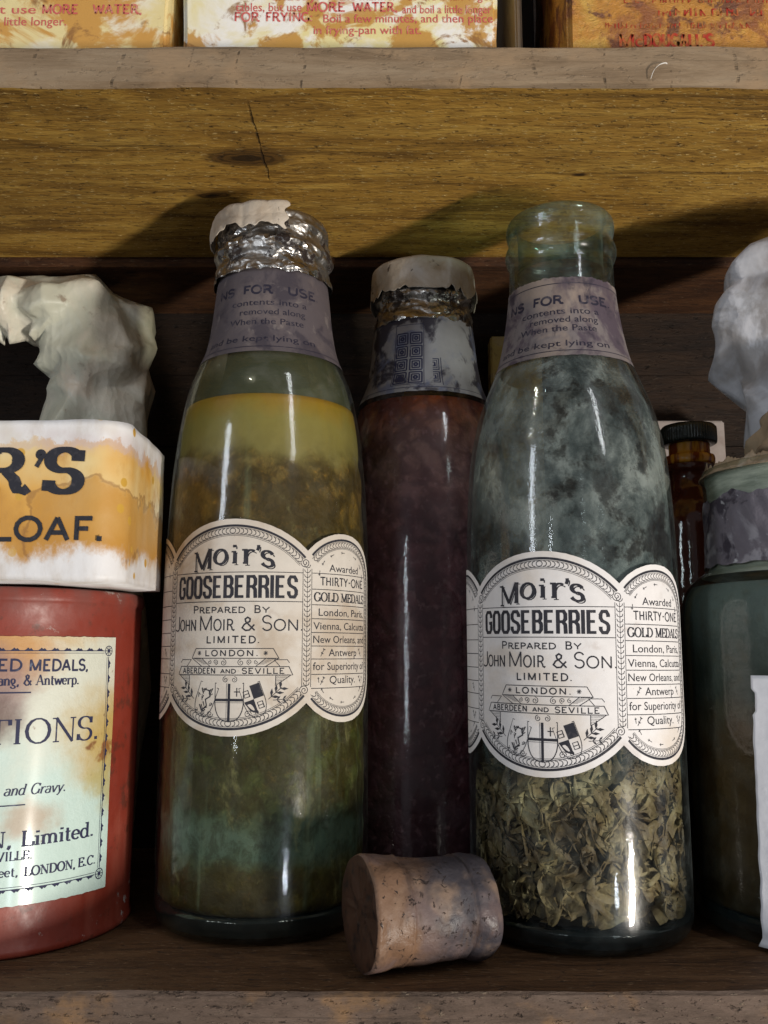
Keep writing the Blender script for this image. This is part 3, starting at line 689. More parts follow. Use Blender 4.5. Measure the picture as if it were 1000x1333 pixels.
# ================================================================== gooseberry bottles
PROF_A = smooth_profile([(.001, .003), (.026, .0025), (.0335, .0004), (.0372, .0016), (.0393, .005), (.04, .012), (.04, .05), (.04, .09), (.04, .125), (.0396, .1444), (.0388, .161), (.0376, .1752), (.0357, .19), (.0331, .2027), (.0299, .2112), (.0267, .2192), (.0247, .23), (.0233, .243), (.0222, .252),
    (.0213, .2555), (.0222, .2575), (.0229, .26), (.0222, .2625), (.0212, .2645), (.0215, .267), (.0216, .27), (.0205, .2715)], 4)
PROF_B = smooth_profile([(.001, .003), (.026, .0025), (.0333, .0004), (.037, .0016), (.039, .005), (.0397, .012), (.0397, .05), (.0397, .09), (.0397, .122), (.0394, .1428), (.0387, .159), (.0376, .1725), (.0357, .183), (.0333, .1922), (.0294, .2025), (.0256, .2124), (.023, .225), (.0213, .238), (.0207, .2495)], 4)
LIP_B = smooth_profile([(.0207, .2497), (.0207, .2525), (.0215, .2545), (.0222, .257), (.0219, .2595), (.021, .2612), (.0208, .263), (.0214, .2655), (.0217, .268), (.0213, .2705), (.0198, .2722), (.0181, .2712), (.0172, .267), (.017, .26), (.0172, .2497), (.0207, .2497)], 3)

def lobe_c(s, half, hh, jz):   # centre lobe half-height at s
    sag = hh - jz; Rr = (half * half + sag * sag) / (2 * sag)
    return hh - Rr + math.sqrt(max(0, Rr * Rr - s * s))
def lobe_s(s, half, hs):       # side lobe half-height at |s|
    u = (abs(s) - (half + 16.8)) / 20.4
    if abs(u) >= 1: return 17. if abs(u) < 1.001 else 0
    return 17 + (hs - 17) * math.sqrt(1 - u * u)
def half_height(s):
    a = abs(s)
    return lobe_c(s, 27.5, 38.2, 27) if a <= 27.5 else lobe_s(s, 27.5, 34.3)

def rope(ink, pts, w, step=1.5):
    """laurel rope: little paired leaves along a path"""
    L = 0; last = -9
    for (a, b) in zip(pts, pts[1:]):
        dx, dy = b[0] - a[0], b[1] - a[1]; d = math.hypot(dx, dy)
        if d == 0: continue
        t0 = 0
        while True:
            nxt = last + step
            if nxt > L + d: break
            t = max(0, (nxt - L)) / d; px, py = a[0] + dx * t, a[1] + dy * t; ux, uy = dx / d, dy / d
            for sgn in (-1, 1):
                nx, ny = -uy * sgn, ux * sgn
                q = (px + ux * 1.15 + nx * w * .5, py + uy * 1.15 + ny * w * .5)
                m_ = (px + ux * .35 + nx * w * .38, py + uy * .35 + ny * w * .38)
                ink.stroke([(px, py), m_, q], .24, seg=9)
            last = nxt
        L += d
def sprig(ink, x, y, ang, L, n=3, k=1.):
    ca, sa = math.cos(R(ang)), math.sin(R(ang))
    ink.stroke([(x, y), (x + ca * L, y + sa * L)], .22)
    for i in range(n):
        t = (i + .6) / n * L; px, py = x + ca * t, y + sa * t
        for sg in (-1, 1):
            a = R(ang + sg * 42); l = L * .42 * k
            q = (px + math.cos(a) * l, py + math.sin(a) * l); mx, my = (px + q[0]) / 2, (py + q[1]) / 2
            nx, ny = -math.sin(a) * l * .17, math.cos(a) * l * .17
            ink.poly([(px, py), (mx + nx, my + ny), q, (mx - nx, my - ny)])
def spiral(ink, x, y, r, turns=1.6, a0=0, w=.28, sgn=1):
    n = 26; ink.stroke([(x + r * (1 - .85 * i / n) * math.cos(R(a0) + sgn * turns * 6.283 * i / n), y + r * (1 - .85 * i / n) * math.sin(R(a0) + sgn * turns * 6.283 * i / n)) for i in range(n + 1)], w, seg=9)
def shield(ink, cx, cy, w, h, rot=0, w_line=.32):
    c, s_ = math.cos(R(rot)), math.sin(R(rot))
    def T(p): return (cx + p[0] * c - p[1] * s_, cy + p[0] * s_ + p[1] * c)
    out = [(-w / 2, h / 2), (w / 2, h / 2), (w / 2, 0)] + [(w / 2 * math.cos(a) ** .8 if math.cos(a) > 0 else 0, -h / 2 * math.sin(a)) for a in [R(q) for q in range(10, 90, 16)]] + [(0, -h / 2)]
    out += [(-p[0], p[1]) for p in reversed(out[2:-1])]
    ink.stroke([T(p) for p in out], w_line, closed=True, seg=9)
    return T
def print_label():
    k = Ink()
    # outer heavy line, rope and inner hairlines of the centre lobe
    def lobe_path(inset, sgn, x_end):
        sag = 11.2; Rr = (27.5 ** 2 + sag ** 2) / (2 * sag) - inset; cz = 38.2 - (Rr + inset); out = []
        for i in range(61):
            x = -x_end + 2 * x_end * i / 60
            if abs(x) < Rr: out.append((x, sgn * (cz + math.sqrt(Rr * Rr - x * x))))
        return out
    for sg in (1, -1):
        k.stroke(lobe_path(2.5, sg, 26.6), .85, seg=1.2); k.stroke(lobe_path(3.25, sg, 26.0), .18, seg=1.2)
        k.stroke(lobe_path(5.6, sg, 24.6), .22, seg=1.2); k.stroke(lobe_path(6.1, sg, 24.4), .14, seg=1.2)
        p = lobe_path(4.4, sg, 25.2); h = len(p) // 2
        rope(k, p[:h + 1], 1.9); rope(k, list(reversed(p[h:])), 1.9)
    # rope columns
    for sx in (-1, 1):
        for dx in (-1.7, 1.7): k.line(sx * 27.4 + dx, -21.5, sx * 27.4 + dx, 20.5, .2)
        rope(k, [(sx * 27.4, -21), (sx * 27.4, 21)], 2.3, 1.75)
        k.line(sx * 27.4, -21, sx * 27.4, 20.5, .16)
        for sz in (-1, 1): spiral(k, sx * 26.6, sz * 22.6, 1.75, 1.7, 180 if sx > 0 else 0, .26, sx * sz)
    # side lobes
    for sx in (-1, 1):
        def sp(inset):
            c0 = 44.3; rx = 20.4 - inset; rz = 17.3 - inset; pts = []
            for i in range(37):
                a = R(150 - 150 * i / 36); pts.append((c0 + rx * math.cos(a), 17 + rz * math.sin(a)))
            pts = [p for p in pts if p[0] > 29.2]
            return [(sx * x, z) for x, z in pts]
        for inset, w in ((2.3, .8), (3.0, .16), (5.2, .2), (5.6, .13)):
            p = sp(inset); k.stroke(p + [(q[0], -q[1]) for q in reversed(p)], w, seg=1.2)
        p = sp(4.1); full = p + [(q[0], -q[1]) for q in reversed(p)]; rope(k, full, 1.6, 1.45)
        for z in (19, 13.2, 7.6, 2.6, -2.3, -7.1, -11.7, -17.1, -22):
            lim = 58.6 if abs(z) < 19.1 else 57.6
            k.line(sx * 29.3, z, sx * lim, z, .26)
        for i in range(9):                         # wreath top and bottom
            for sz in (1, -1):
                a = R(200 - 220 * i / 8) if sz > 0 else R(200 - 220 * i / 8)
                x = 44.3 + 12 * math.cos(a); z = sz * (19 + 8.2 * max(-.2, math.sin(a)))
                if (sz > 0 and i in (0, 8)) or abs(z) < 19.6: continue
                sprig(k, sx * x, z, math.degrees(math.atan2(sz * math.cos(a), -sx * math.sin(a))) + (0 if i < 5 else 180), 2., 1, .9)
        for z in (-9.9, -19.9):
            for x, a in ((33, 60), (55.5, 120)): sprig(k, sx * x, z - .9, a if sx > 0 else 180 - a, 3.2, 2, .7)
    rows = [('Awarded', 36.5, 53, 19.9, 2.6), ('London, Paris,', 32, 57.6, 3.7, 2.6),
            ('Vienna, Calcutta', 29.9, 58.2, -1.2, 2.6), ('New Orleans, and', 29.9, 58.2, -6, 2.6), ('Antwerp', 36.5, 52, -10.7, 2.6),
            ('for Superiority of', 29.9, 58.2, -15.6, 2.7), ('Quality.', 37, 51, -20.4, 2.7)]
    sans(k, 'THIRTY', 32.6, 45.8, 14.7, 3., .46); sans(k, 'ONE', 48.2, 57.2, 14.7, 3., .46)
    for s, a, b, z, c in rows: text(k, s, a, b, z, c, .02)
    k.stroke([(46.6, 16.2), (47.4, 16.2)], .5)
    roman(k, 'GOLD MEDALS', 30, 58.2, 8.9, 3.2, .2, .09, .36)
    # centre
    cv = lambda x: 1.6 - (x / 15) ** 2 * 1.6
    for ch, a, b, c in (('M', -16.2, -7.6, 7.2), ('o', -7.4, -1.4, 7.2), ('i', -.6, 2.6, 7.2), ('r', 3.6, 8.4, 7.2), ("'", 8.6, 10.4, 7.2), ('s', 10.2, 15.4, 7.6)):
        cap = c if ch in "Mi'" else c * 1.18
        base = 19.9 + (.5 if ch != 'M' else -.6)
        roman(k, ch, a, b, base, cap, .16, .075, .22, curve=cv)
        sh = Ink(); roman(sh, ch, a + .75, b + .75, base - .6, cap, .05, .035, .2, curve=cv); k.tri(sh.v, sh.f)
    k.line(-25.6, 18.9, 25.6, 18.9, .26); k.line(-25.6, 8.5, 25.6, 8.5, .26)
    block(k, 'GOOSEBERRIES', -23.7, 23.7, 9.7, 8.1, 1.3, .98)
    sans(k, 'P', -15.2, -13.2, 4.5, 2.5, .42); sans(k, 'REPARED', -12.4, 5.2, 4.5, 2., .4); sans(k, 'B', 8.6, 10.6, 4.5, 2.5, .42); sans(k, 'Y', 11.4, 13.8, 4.5, 2., .4)
    sans(k, 'J', -25.2, -23, -1.7, 5.2, .5); sans(k, 'OHN', -22.3, -14.2, -1.7, 3.9, .5); sans(k, 'M', -11.9, -7.3, -1.7, 5.2, .5); sans(k, 'OIR', -6.2, 1.6, -1.7, 3.9, .5)
    sans(k, 'S', 11.6, 14.6, -1.7, 5.2, .5); sans(k, 'ON.', 15.6, 25.4, -1.7, 3.9, .5); sans(k, '&', 4.4, 8.8, -1.7, 4.6, .55)
    sans(k, 'LIMITED.', -9, 10.2, -6.1, 2.4, .46, .14)
    # ribbons
    k.stroke([(-15.4, -11.4), (-13.6, -8), (15.4, -8), (17.4, -11.4)], .26, closed=True)
    sans(k, 'LONDON.', -9.4, 9.8, -10.6, 2., .4, .2)
    for sx in (-12, 12.8):
        for a in range(0, 180, 45): k.stroke([(sx - .8 * math.cos(R(a)), -9.6 - .8 * math.sin(R(a))), (sx + .8 * math.cos(R(a)), -9.6 + .8 * math.sin(R(a)))], .22)
    for sx in (-1, 1):
        x0 = 1 + sx * 16.3
        k.stroke([(x0, -11.4), (x0 - sx * 4.6, -14.3)], .24); k.stroke([(x0 - sx * 4.4, -11.4), (x0 - sx * 8, -14.3)], .24)
        for i in range(6): k.stroke([(x0 - sx * (.9 + i * .8), -11.6 - i * .36), (x0 - sx * (4 + i * .6), -11.6 - i * .36)], .12)
        spiral(k, 1 + sx * 3.2, -12.9, 1.2, 1.5, 90, .2, sx); spiral(k, 1 + sx * 6.2, -12.7, 1., 1.5, 270, .2, -sx); spiral(k, 1 + sx * 8.6, -12.8, .8, 1.3, 90, .18, sx)
        # ends of the long ribbon
        xe = sx * 21.8
        k.stroke([(xe - sx * 4, -14.2), (xe - sx * 6, -11.9), (xe - sx * 1.4, -11.9), (xe - sx * .6, -13)], .24)
        k.stroke([(xe, -17.2), (xe - sx * 5.4, -20.8), (xe - sx * 5.4, -17.4)], .24)
        for i in range(6): k.stroke([(xe - sx * (.8 + i * .8), -17.6 - i * .5), (xe - sx * 5.4, -17.6 - i * .5)], .12)
        sprig(k, sx * 14, -25.5, 90 - sx * 48, 6.2, 3, 1.15); sprig(k, sx * 15.6, -25.8, 90 - sx * 86, 4.2, 2, 1.1)
        spiral(k, sx * 7, -30.6, 1.3, 1.5, 0, .22, sx); spiral(k, sx * 10, -30, 1., 1.4, 180, .2, -sx)
        spiral(k, .4 + sx * 1.6, -18.8, 1.1, 1.5, 90, .2, -sx)
    k.stroke([(-22.4, -17.2), (-21, -14.3), (21, -14.3), (22.4, -17.2)], .28, closed=True)
    sans(k, 'ABERDEEN', -19.8, -5.4, -16.7, 1.9, .36, .05); sans(k, 'AND', -3.1, 2.4, -16.6, 1.4, .32); sans(k, 'SEVILLE', 4.8, 19.4, -16.7, 1.9, .36, .05)
    # three shields
    T = shield(k, .2, -26.6, 10.4, 13.2)
    k.stroke([(.2, -20.2), (.2, -33)], .9); k.stroke([(-5, -25.8), (5.4, -25.8)], .9)
    k.stroke([(-.7, -20.1), (-.7, -32.6)], .12); k.stroke([(-5, -26.7), (5.4, -26.7)], .12)
    k.stroke([(3, -24.6), (3, -21.6)], .35); k.stroke([(2, -23), (4, -23)], .35)
    for sx in (-1, 1):
        T = shield(k, sx * 9.2, -26, 7.6, 11.4, sx * 20, .24)
        if sx > 0:
            k.poly([T(p) for p in ((-3.6, .6), (0, .6), (0, -4.6), (-2.4, -3))]); k.poly([T(p) for p in ((0, .6), (3.6, .6), (3.6, 5.4), (0, 5.4))])
            for q in ((-1.9, 3), (1.7, -2)):
                k.stroke([T((q[0] + a, q[1] + b)) for a, b in ((-.9, -1.1), (.9, -1.1), (.9, 1.1), (-.9, 1.1))], .3, closed=True); k.stroke([T((q[0] - .8, q[1])), T((q[0] + .8, q[1]))], .25)
        else:
            g = random.Random(3)
            for i in range(16): 
                q = (g.uniform(-2.6, 2.6), g.uniform(-3.6, 4.2)); k.stroke([T(q), T((q[0] + g.uniform(-1, 1), q[1] + g.uniform(-1.4, 1.4))), T((q[0] + g.uniform(-1.4, 1.4), q[1] - 1))], .26)
            k.stroke([T(p) for p in ((-1.8, 3.6), (.6, 3.8), (1.6, 2), (.2, .4), (1.4, -1.4), (0, -3.6), (-1.6, -2)) ], .42)
    return k
LABEL_INK = print_label()

def bottle_label(parent, prof, ang, zc, mat, tilt=0.):
    rf = radius_fn(prof); R0 = .0399
    ct, st = math.cos(R(tilt)), math.sin(R(tilt))
    def mp(s, z, off):
        s2, z2 = s * ct - z * st, s * st + z * ct
        a = R(ang) + s2 / (R0 * 1000); zz = zc + z2 / 1000; r = rf(zz) + .00018 + off
        return (r * math.sin(a), -r * math.cos(a), zz)
    mb = MB(); n = 258; rows = 10
    def g(u, v):
        s = -64.5 + 129 * u; h = half_height(s if abs(s) < 64.5 else 64.49 * (1 if s > 0 else -1))
        h += .12 * noise.noise(Vector((s * .6, 3, 1)))
        return mp(s, h * (2 * v - 1), 0)
    mb.grid(g, n, rows)
    LABEL_INK.emit(mb, mp, 1, .00006)
    return mb.build('label', [mat, M['ink']], parent)

def neck_label(parent, prof, z0, z1, a0, a1, lines, mat, ink_mat, ragged=.0, rules=True, extra=None):
    rf = radius_fn(prof); zm = (z0 + z1) / 2; r0 = rf(zm)
    def mp(s, z, off):
        a = s / (r0 * 1000); zz = z0 + z / 1000; r = rf(zz) + .0002 + off
        return (r * math.sin(a), -r * math.cos(a), zz)
    H = (z1 - z0) * 1000; mb = MB()
    def g(u, v):
        s = r0 * 1000 * R(a0 + (a1 - a0) * u)
        lo = ragged * noise.noise(Vector((s * .35, 1, 0))); hi = ragged * 2.5 * (noise.noise(Vector((s * .3, 9, 0))) + .5 * noise.noise(Vector((s * 1.1, 9, 4))))
        return mp(s, lo + (H + hi - lo) * v, .0)
    mb.grid(g, 140, 48)
    k = Ink()
    if rules:
        k.stroke([(r0 * 1000 * R(a0 + 2 + (a1 - a0 - 4) * i / 60), 2.1) for i in range(61)], .3)
        k.stroke([(r0 * 1000 * R(a0 + 2 + (a1 - a0 - 4) * i / 60), H - 2.6) for i in range(61)], .3)
    for s, x0, x1, z, c, b in lines: text(k, s, x0, x1, z, c, b)
    if extra: extra(k, H)
    k.emit(mb, mp, 1, .00009)
    return mb.build('neck_label', [mat, ink_mat], parent)

def glass_body(parent, prof, mat, name='glass', seg=128):
    mb = MB(); mb.lathe(prof, seg); return mb.build(name, mat, parent)
def contents(parent, prof, mat, z0, z1, inset=.0012, amp=.0005, freq=140, seed=1, name='contents'):
    rf = radius_fn(prof); mb = MB(); n = 90; pr = []
    pr.append((.001, z0))
    for i in range(n + 1):
        z = z0 + (z1 - z0) * i / n; r = rf(z) - inset
        if i == 0: r -= .002
        pr.append((r, z))
    pr += [(pr[-1][0] - .0006, z1 + .0002), (pr[-1][0] * .6, z1), (.001, z1)]
    def fn(p, a, j):
        if j < 1 or j > n: return p
        k = max(0., 1 - max(0., p.z - (z1 - .02)) / .01) if p.z > z1 - .02 else 1
        d = amp * k * (noise.noise(p * freq + Vector((seed, 0, 0))) - .8)
        q = Vector((p.x, p.y, 0)).normalized() * d
        return p + q
    mb.lathe(pr, 128, fn=fn); return mb.build(name, mat, parent)
def base_disc(parent, prof, z1=.009):
    rf = radius_fn([p for p in prof if p[1] > .0003 and p[0] > .03]); mb = MB()
    pr = [(.001, .0028), (.03, .0028)] + [(rf(.003 + (z1 - .003) * i / 8) - .0008, .003 + (z1 - .003) * i / 8) for i in range(9)] + [(.001, z1)]
    mb.lathe(pr, 96); return mb.build('glass_base', M['base'], parent)

def foil_cap(parent, prof, ztop, z_low, bulge=.0012, seed=2, name='foil_cap'):
    rf = radius_fn(prof); cr = creases(seed, 6, 260, .0026); mb = MB(); n = 60; pr = []
    for i in range(n + 1):
        z = z_low + (ztop - .003 - z_low) * i / n; pr.append((max(rf(min(z, .2713)), .0212) + bulge, z))
    rt = pr[-1][0]
    for i in range(1, 7):
        a = R(90 * i / 6); pr.append((rt - .003 + .003 * math.cos(a), ztop - .003 + .003 * math.sin(a)))
    pr += [(rt * .5, ztop + .0004), (.001, ztop + .0004)]
    def fn(p, a, j):
        if j > n + 6: return p
        d = cr(Vector((p.x, p.y, p.z * 1.8))) * (.35 if j > n - 12 else 1) + .0004 * noise.noise(p * 200)
        q = Vector((p.x, p.y, 0)).normalized() * (d + .0003)
        zz = 0
        if j == 0: zz = -.002 * abs(noise.noise(Vector((math.cos(a) * 4, math.sin(a) * 4, seed)))) + .001
        return p + q + Vector((0, 0, zz))
    mb.lathe(pr, 220, fn=fn); return mb.build(name, M['foil'], parent)
def cap_paper(parent, r, ztop, a0, a1, drop, mat, seed=3, name='paper_seal', full_top=True, rin=0.):
    """piece of brittle paper folded over a cap: from the top centre out and down the side to a ragged edge"""
    cr = creases(seed, 6, 260, .0022); mb = MB()
    def g(u, v):
        a = R(a0 + (a1 - a0) * u)
        d = drop * (1 + .45 * noise.noise(Vector((math.cos(a) * 2.2, math.sin(a) * 2.2, seed))) + .22 * noise.noise(Vector((a * 9, seed, 1))))
        if v < .4: rr = rin + (r - .002 - rin) * v / .4; z = ztop
        elif v < .5: q = (v - .4) / .1; rr = r - .002 + .002 * math.sin(q * 1.57); z = ztop - .002 + .002 * math.cos(q * 1.57)
        else: q = (v - .5) / .5; rr = r + .0005 * q; z = ztop - .002 - d * q
        e = 0.
        edge = min(u, 1 - u)
        a2 = a + (.10 * noise.noise(Vector((v * 7, seed, 2))) if edge < .06 else 0)
        p = Vector((rr * math.sin(a2), -rr * math.cos(a2), z)); n = Vector((p.x, p.y, 0)); n = n.normalized() if n.length > 1e-6 else Vector()
        return p + (n + Vector((0, 0, .4))) * (cr(p) * min(1, v * 3) + .0007)
    mb.grid(g, 110, 50)
    o = mb.build(name, mat, parent)
    so = o.modifiers.new('thickness', 'SOLIDIFY'); so.thickness = .00025
    return o

def neck_lines(k, sh=0., z=1.):
    sans(k, 'NS', -21 + sh, -13 + sh, 25.2 * z, 3.3, .85); sans(k, 'FOR', -8 + sh, 4 + sh, 25.2 * z, 3.3, .85); sans(k, 'USE.', 10.5 + sh, 24 + sh, 25.2 * z, 3.3, .85)
    text(k, 'contents into a', -13 + sh, 18 + sh, 20.2 * z, 2.5, .02); text(k, 'removed along', -9 + sh, 17 + sh, 16.2 * z, 2.5, .02); text(k, 'When the Paste', -13 + sh, 16 + sh, 12 * z, 2.5, .02)
    text(k, 'and be kept lying on', -22 + sh, 20 + sh, 4.6 * z, 2.5, .02)
# --- left bottle
b = empty('glass_bottle', (-.0463, .3671, 0), 'tall glass bottle full of cloudy olive and yellow liquid, foil capped, between box and cork', 'bottle')
glass_body(b, PROF_A, M['glass'])
base_disc(b, PROF_A)
contents(b, PROF_A, M['left_contents'], .0095, .1946, amp=.0008, freq=170)
M['mist'] = paper('dried_splash_film', (.3, .32, .2), [((.5, .5, .42), 60, .5, .66, .8, 1)], alpha=.17)
rfA = radius_fn(PROF_A)
mb = MB(); mb.lathe([(rfA(z) - .0016, z) for z in [.1945 + .019 * i / 16 for i in range(17)]], 128); mb.build('splash_film', M['mist'], b)
bottle_label(b, PROF_A, -11.5, .1082, M['label'])
neck_label(b, PROF_A, .2125, .2515, -125, 150, [], M['neck_dark'], M['ink_faint'], 0., True, lambda k, H: neck_lines(k, -1))
foil_cap(b, PROF_A, .2755, .2475)
cap_paper(b, .0247, .2762, -100, 18, .0085, M['cap_paper'])

# --- right bottle
b = empty('glass_bottle', (.0717, .3549, 0), 'open empty-topped aqua glass bottle with grey residue and dried fruit at the bottom', 'bottle')
glass_body(b, PROF_B, M['glass_aqua'])
mb = MB(); mb.lathe(LIP_B, 128); mb.build('lip', M['lip'], b)
base_disc(b, PROF_B, .008)
rfB = radius_fn(PROF_B)
mb = MB(); mb.lathe([(rfB(z) - .0017, z) for z in [.05 + (.2085 - .05) * i / 60 for i in range(61)]], 128); mb.build('residue', M['residue'], b)
mb = MB(); g = random.Random(11)
def flake(mb, c, n, size):
    up = Vector((0, 0, 1)); t = n.cross(up); t = t.normalized() if t.length > 1e-4 else Vector((1, 0, 0)); bt = n.cross(t)
    ro = Matrix.Rotation(g.uniform(0, 6.28), 3, n); t = ro @ t; bt = ro @ bt
    asp = g.uniform(.45, .9); ph = g.uniform(0, 6); k1 = g.uniform(.15, .5) * size; k2 = g.uniform(-.3, .3) * size; nn = 7; vs = []; k3 = g.uniform(4, 8); k4 = g.uniform(3, 7)
    for j in range(nn + 1):
        for i in range(nn + 1):
            u, v = i / nn * 2 - 1, j / nn * 2 - 1
            w = math.sqrt(max(0, 1 - .93 * v * v)) * (1 + .12 * math.sin(4 * v + ph))
            x = u * size * .5 * asp * w; y = v * size * .5
            z = k1 * (abs(u) - .5) + k2 * v * v + .09 * size * math.sin(k3 * u + 2 * v + ph) + .06 * size * math.sin(k4 * v - u + ph)
            p = c + t * x + bt * y + n * z
            rr = math.hypot(p.x, p.y); lim = rfB(max(.012, p.z)) - .0022 - .0016 * (.5 + .5 * math.sin(k3 * u + ph))
            if rr > lim: p.x *= lim / rr; p.y *= lim / rr
            p.z = max(p.z, .009); vs.append(p)
    fs = [(j * (nn + 1) + i, j * (nn + 1) + i + 1, (j + 1) * (nn + 1) + i + 1, (j + 1) * (nn + 1) + i) for j in range(nn) for i in range(nn)]
    mb.add(vs, fs)
for i in range(1050):
    a = g.uniform(-math.pi, math.pi); z = .011 + (.05 + .012 * math.sin(a + .6) + g.uniform(-.004, .006)) * g.random() ** .9
    r = g.uniform(.029, .0375) if g.random() < .85 else g.uniform(.01, .03)
    n = Vector((math.sin(a), -math.cos(a), g.uniform(-.3, .5))) + Vector((g.gauss(0, .45), g.gauss(0, .45), g.gauss(0, .45))); n.normalize()
    flake(mb, Vector((r * math.sin(a), -r * math.cos(a), z)), n, g.uniform(.008, .019))
for i in range(46):                 # a few skins stuck to the glass above the heap
    a = g.uniform(.3, 1.5); z = g.uniform(.055, .082)
    flake(mb, Vector((.037 * math.sin(a), -.037 * math.cos(a), z)), Vector((math.sin(a), -math.cos(a), 0)), g.uniform(.006, .012))
tag(mb.build('dried_fruit', M['skins'], b), kind='stuff')
mb = MB(); mb.lathe([(.001, .0082), (.03, .0082), (.0315, .012), (.0315, .045), (.026, .054), (.001, .056)], 48, fn=lambda p, a, j: p + Vector((0, 0, .003 * noise.noise(p * 90)))); mb.build('fruit_core', M['mass'], b)
bottle_label(b, PROF_B, -27, .0955, M['label_white'], -.6)
neck_label(b, PROF_B, .2075, .2405, -100, 75, [], M['neck_mid'], M['ink_faint'], .35, True, lambda k, H: neck_lines(k, -8, .87))

# --- middle bottle
b = empty('glass_bottle', (.0186, .415, 0), 'dark plum red bottle standing behind and between the two labelled bottles', 'bottle')
glass_body(b, PROF_A, M['glass_mid'])
base_disc(b, PROF_A)
contents(b, PROF_A, M['mid_contents'], .0095, .2085, amp=.0006, seed=4)
def squares(k, H):
    for i in range(4):
        for j, x in enumerate((-11., -4.5)):
            z = 7. + i * 6.3; w = 2.6
            k.rect(x - w, z - w, x + w, z + w, .6); k.rect(x - w * .6, z - w * .6, x + w * .6, z + w * .6, .55); k.rect(x - w * .24, z - w * .24, x + w * .24, z + w * .24, .8)
    k.rect(-14.4, 3.6, -1.1, H - 4, .25)
    for i in range(2):
        z = 7. + i * 6.3
        for q, w in ((0, .4), (.8, .3), (1.7, .5)): k.stroke([(2.6, z - 2.6 + q), (5.2 - q, z - 2.6 + q), (5.2 - q, z + 2.6 - q), (2.6, z + 2.6 - q)], w)
    k.line(6.2, 3.2, 6.2, 16.6, .3)
    k.stroke([(-30 + i, 2.) for i in range(61)], .25)
M['neck_blue'] = paper('torn_blue_grey_paper', (.27, .265, .285), [((.03, .026, .04), 46, .49, .57, .95, 12.3), ((.13, .15, .24), 80, .5, .64, .8, 1)])
neck_label(b, PROF_A, .2105, .247, -110, 100, [], M['neck_blue'], M['ink_blue'], .35, False, squares)
foil_cap(b, PROF_A, .2745, .2455, -.0002, 5)
cap_paper(b, .0231, .2755, -175, 185, .0135, M['cap_paper_grey'], 8)

# ================================================================== red tin with label
t = empty('round_tin', (-.146, .362, 0), 'red painted round tin with a stained turquoise paper label, under the box', 'tin')
mb = MB(); hgt = .1212
def dent(p, a, j): return p + Vector((p.x, p.y, 0)).normalized() * (.0005 * noise.noise(p * 30)) if j > 0 else p
pr = [(.001, .0014), (.0475, .0014), (.0478, .0002), (.0497, .0002), (.0503, .001), (.0503, .0024), (.0497, .0032)] + [(.0497, .0032 + (.1155 - .0032) * i / 12) for i in range(1, 13)] + [(.0503, .1163), (.0506, .1175), (.0504, .1195), (.05, hgt - .0006), (.0494, hgt), (.0486, hgt - .0006), (.0484, hgt - .003), (.001, hgt - .003)]
mb.lathe(pr, 128, fn=dent); mb.build('body', M['tin'], t)
def tmap(s, z, off):
    a = s / 50.; r = .0501 + off + .0004 * noise.noise(Vector((s * .03, z * .03, 0))); return (r * math.sin(a), -r * math.cos(a), z / 1000)
mb = MB(); mb.grid(lambda u, v: tmap(-60 + 120.2 * u, 16.6 + (104.3 - 16.6) * v + .3 * noise.noise(Vector((u * 60, v * 2, 0))) * (abs(v - .5) * 2), .0002), 120, 20)
k = Ink()
roman_args = dict(thick=.17, thin=.07)
sans(k, 'ED', 16.5, 23.6, 92.7, 3.8, .75); sans(k, 'MEDALS,', 26.6, 46.8, 92.6, 3.8, .75)
roman(k, 'ang, & Antwerp.', 16.6, 43.8, 87.8, 3.5, .18, .08, .24)
k.line(10, 85.4, 27.2, 85.4, .5)
roman(k, 'TIONS.', 13.6, 53.2, 68.4, 8.2, .15, .05, .26)
roman(k, 'and Gravy.', 20.4, 40.8, 51.8, 3.5, .16, .07, .2, slant=.25)
k.line(10, 48.6, 27.4, 48.6, .4)
roman(k, 'N,', 16.2, 24., 35.4, 5., .2, .08, .3); roman(k, 'Limited.', 26.6, 53.2, 35.2, 5., .2, .08, .3)
roman(k, 'VILLE.', 19.4, 30.6, 31.0, 2.9, .18, .08, .24)
roman(k, 'reet,', 18.6, 26.4, 26., 3., .18, .08, .24); roman(k, 'LONDON,', 28.2, 46, 25.6, 3., .24, .1, .3); roman(k, 'E.C.', 47, 54.6, 25.6, 3., .24, .1, .3)
for z, sg in ((99.4, 1), (21.8, -1)):
    k.line(-30, z, 54.4, z, .3); k.line(-30, z - sg * .8, 54.4, z - sg * .8, .16)
    for i in range(18):
        x = 52.2 - i * 4.4
        k.poly([(x - 1.5, z + .1 * sg), (x + 1.5, z + .1 * sg), (x + .7, z + .9 * sg), (x + .2, z + .6 * sg), (x - .3, z + 1.1 * sg), (x - .8, z + .6 * sg)])
k.line(56.6, 23.8, 56.6, 97.2, .3); k.line(55.8, 23.8, 55.8, 97.2, .16)
for i in range(14):
    z = 94.6 - i * 5.2
    k.poly([(56.7, z - 1.6), (57.5, z - .8), (57.2, z - .2), (57.8, z + .4), (57.3, z + .9), (56.7, z + 1.6)])
for z in (99.4, 21.8):
    k.stroke(arc(56.6, z, 1.75, 1.75, 0, 360, 20)[:-1], .3, closed=True, seg=9); k.stroke(arc(56.6, z, .5, .5, 0, 360, 10)[:-1], .3, closed=True, seg=9)
    for a in range(0, 360, 45): k.stroke([(56.6, z), (56.6 + 1.6 * math.cos(R(a)), z + 1.6 * math.sin(R(a)))], .26)
k.emit(mb, tmap, 1, .00028)
mb.build('label', [M['tin_label'], M['ink_blue']], t)

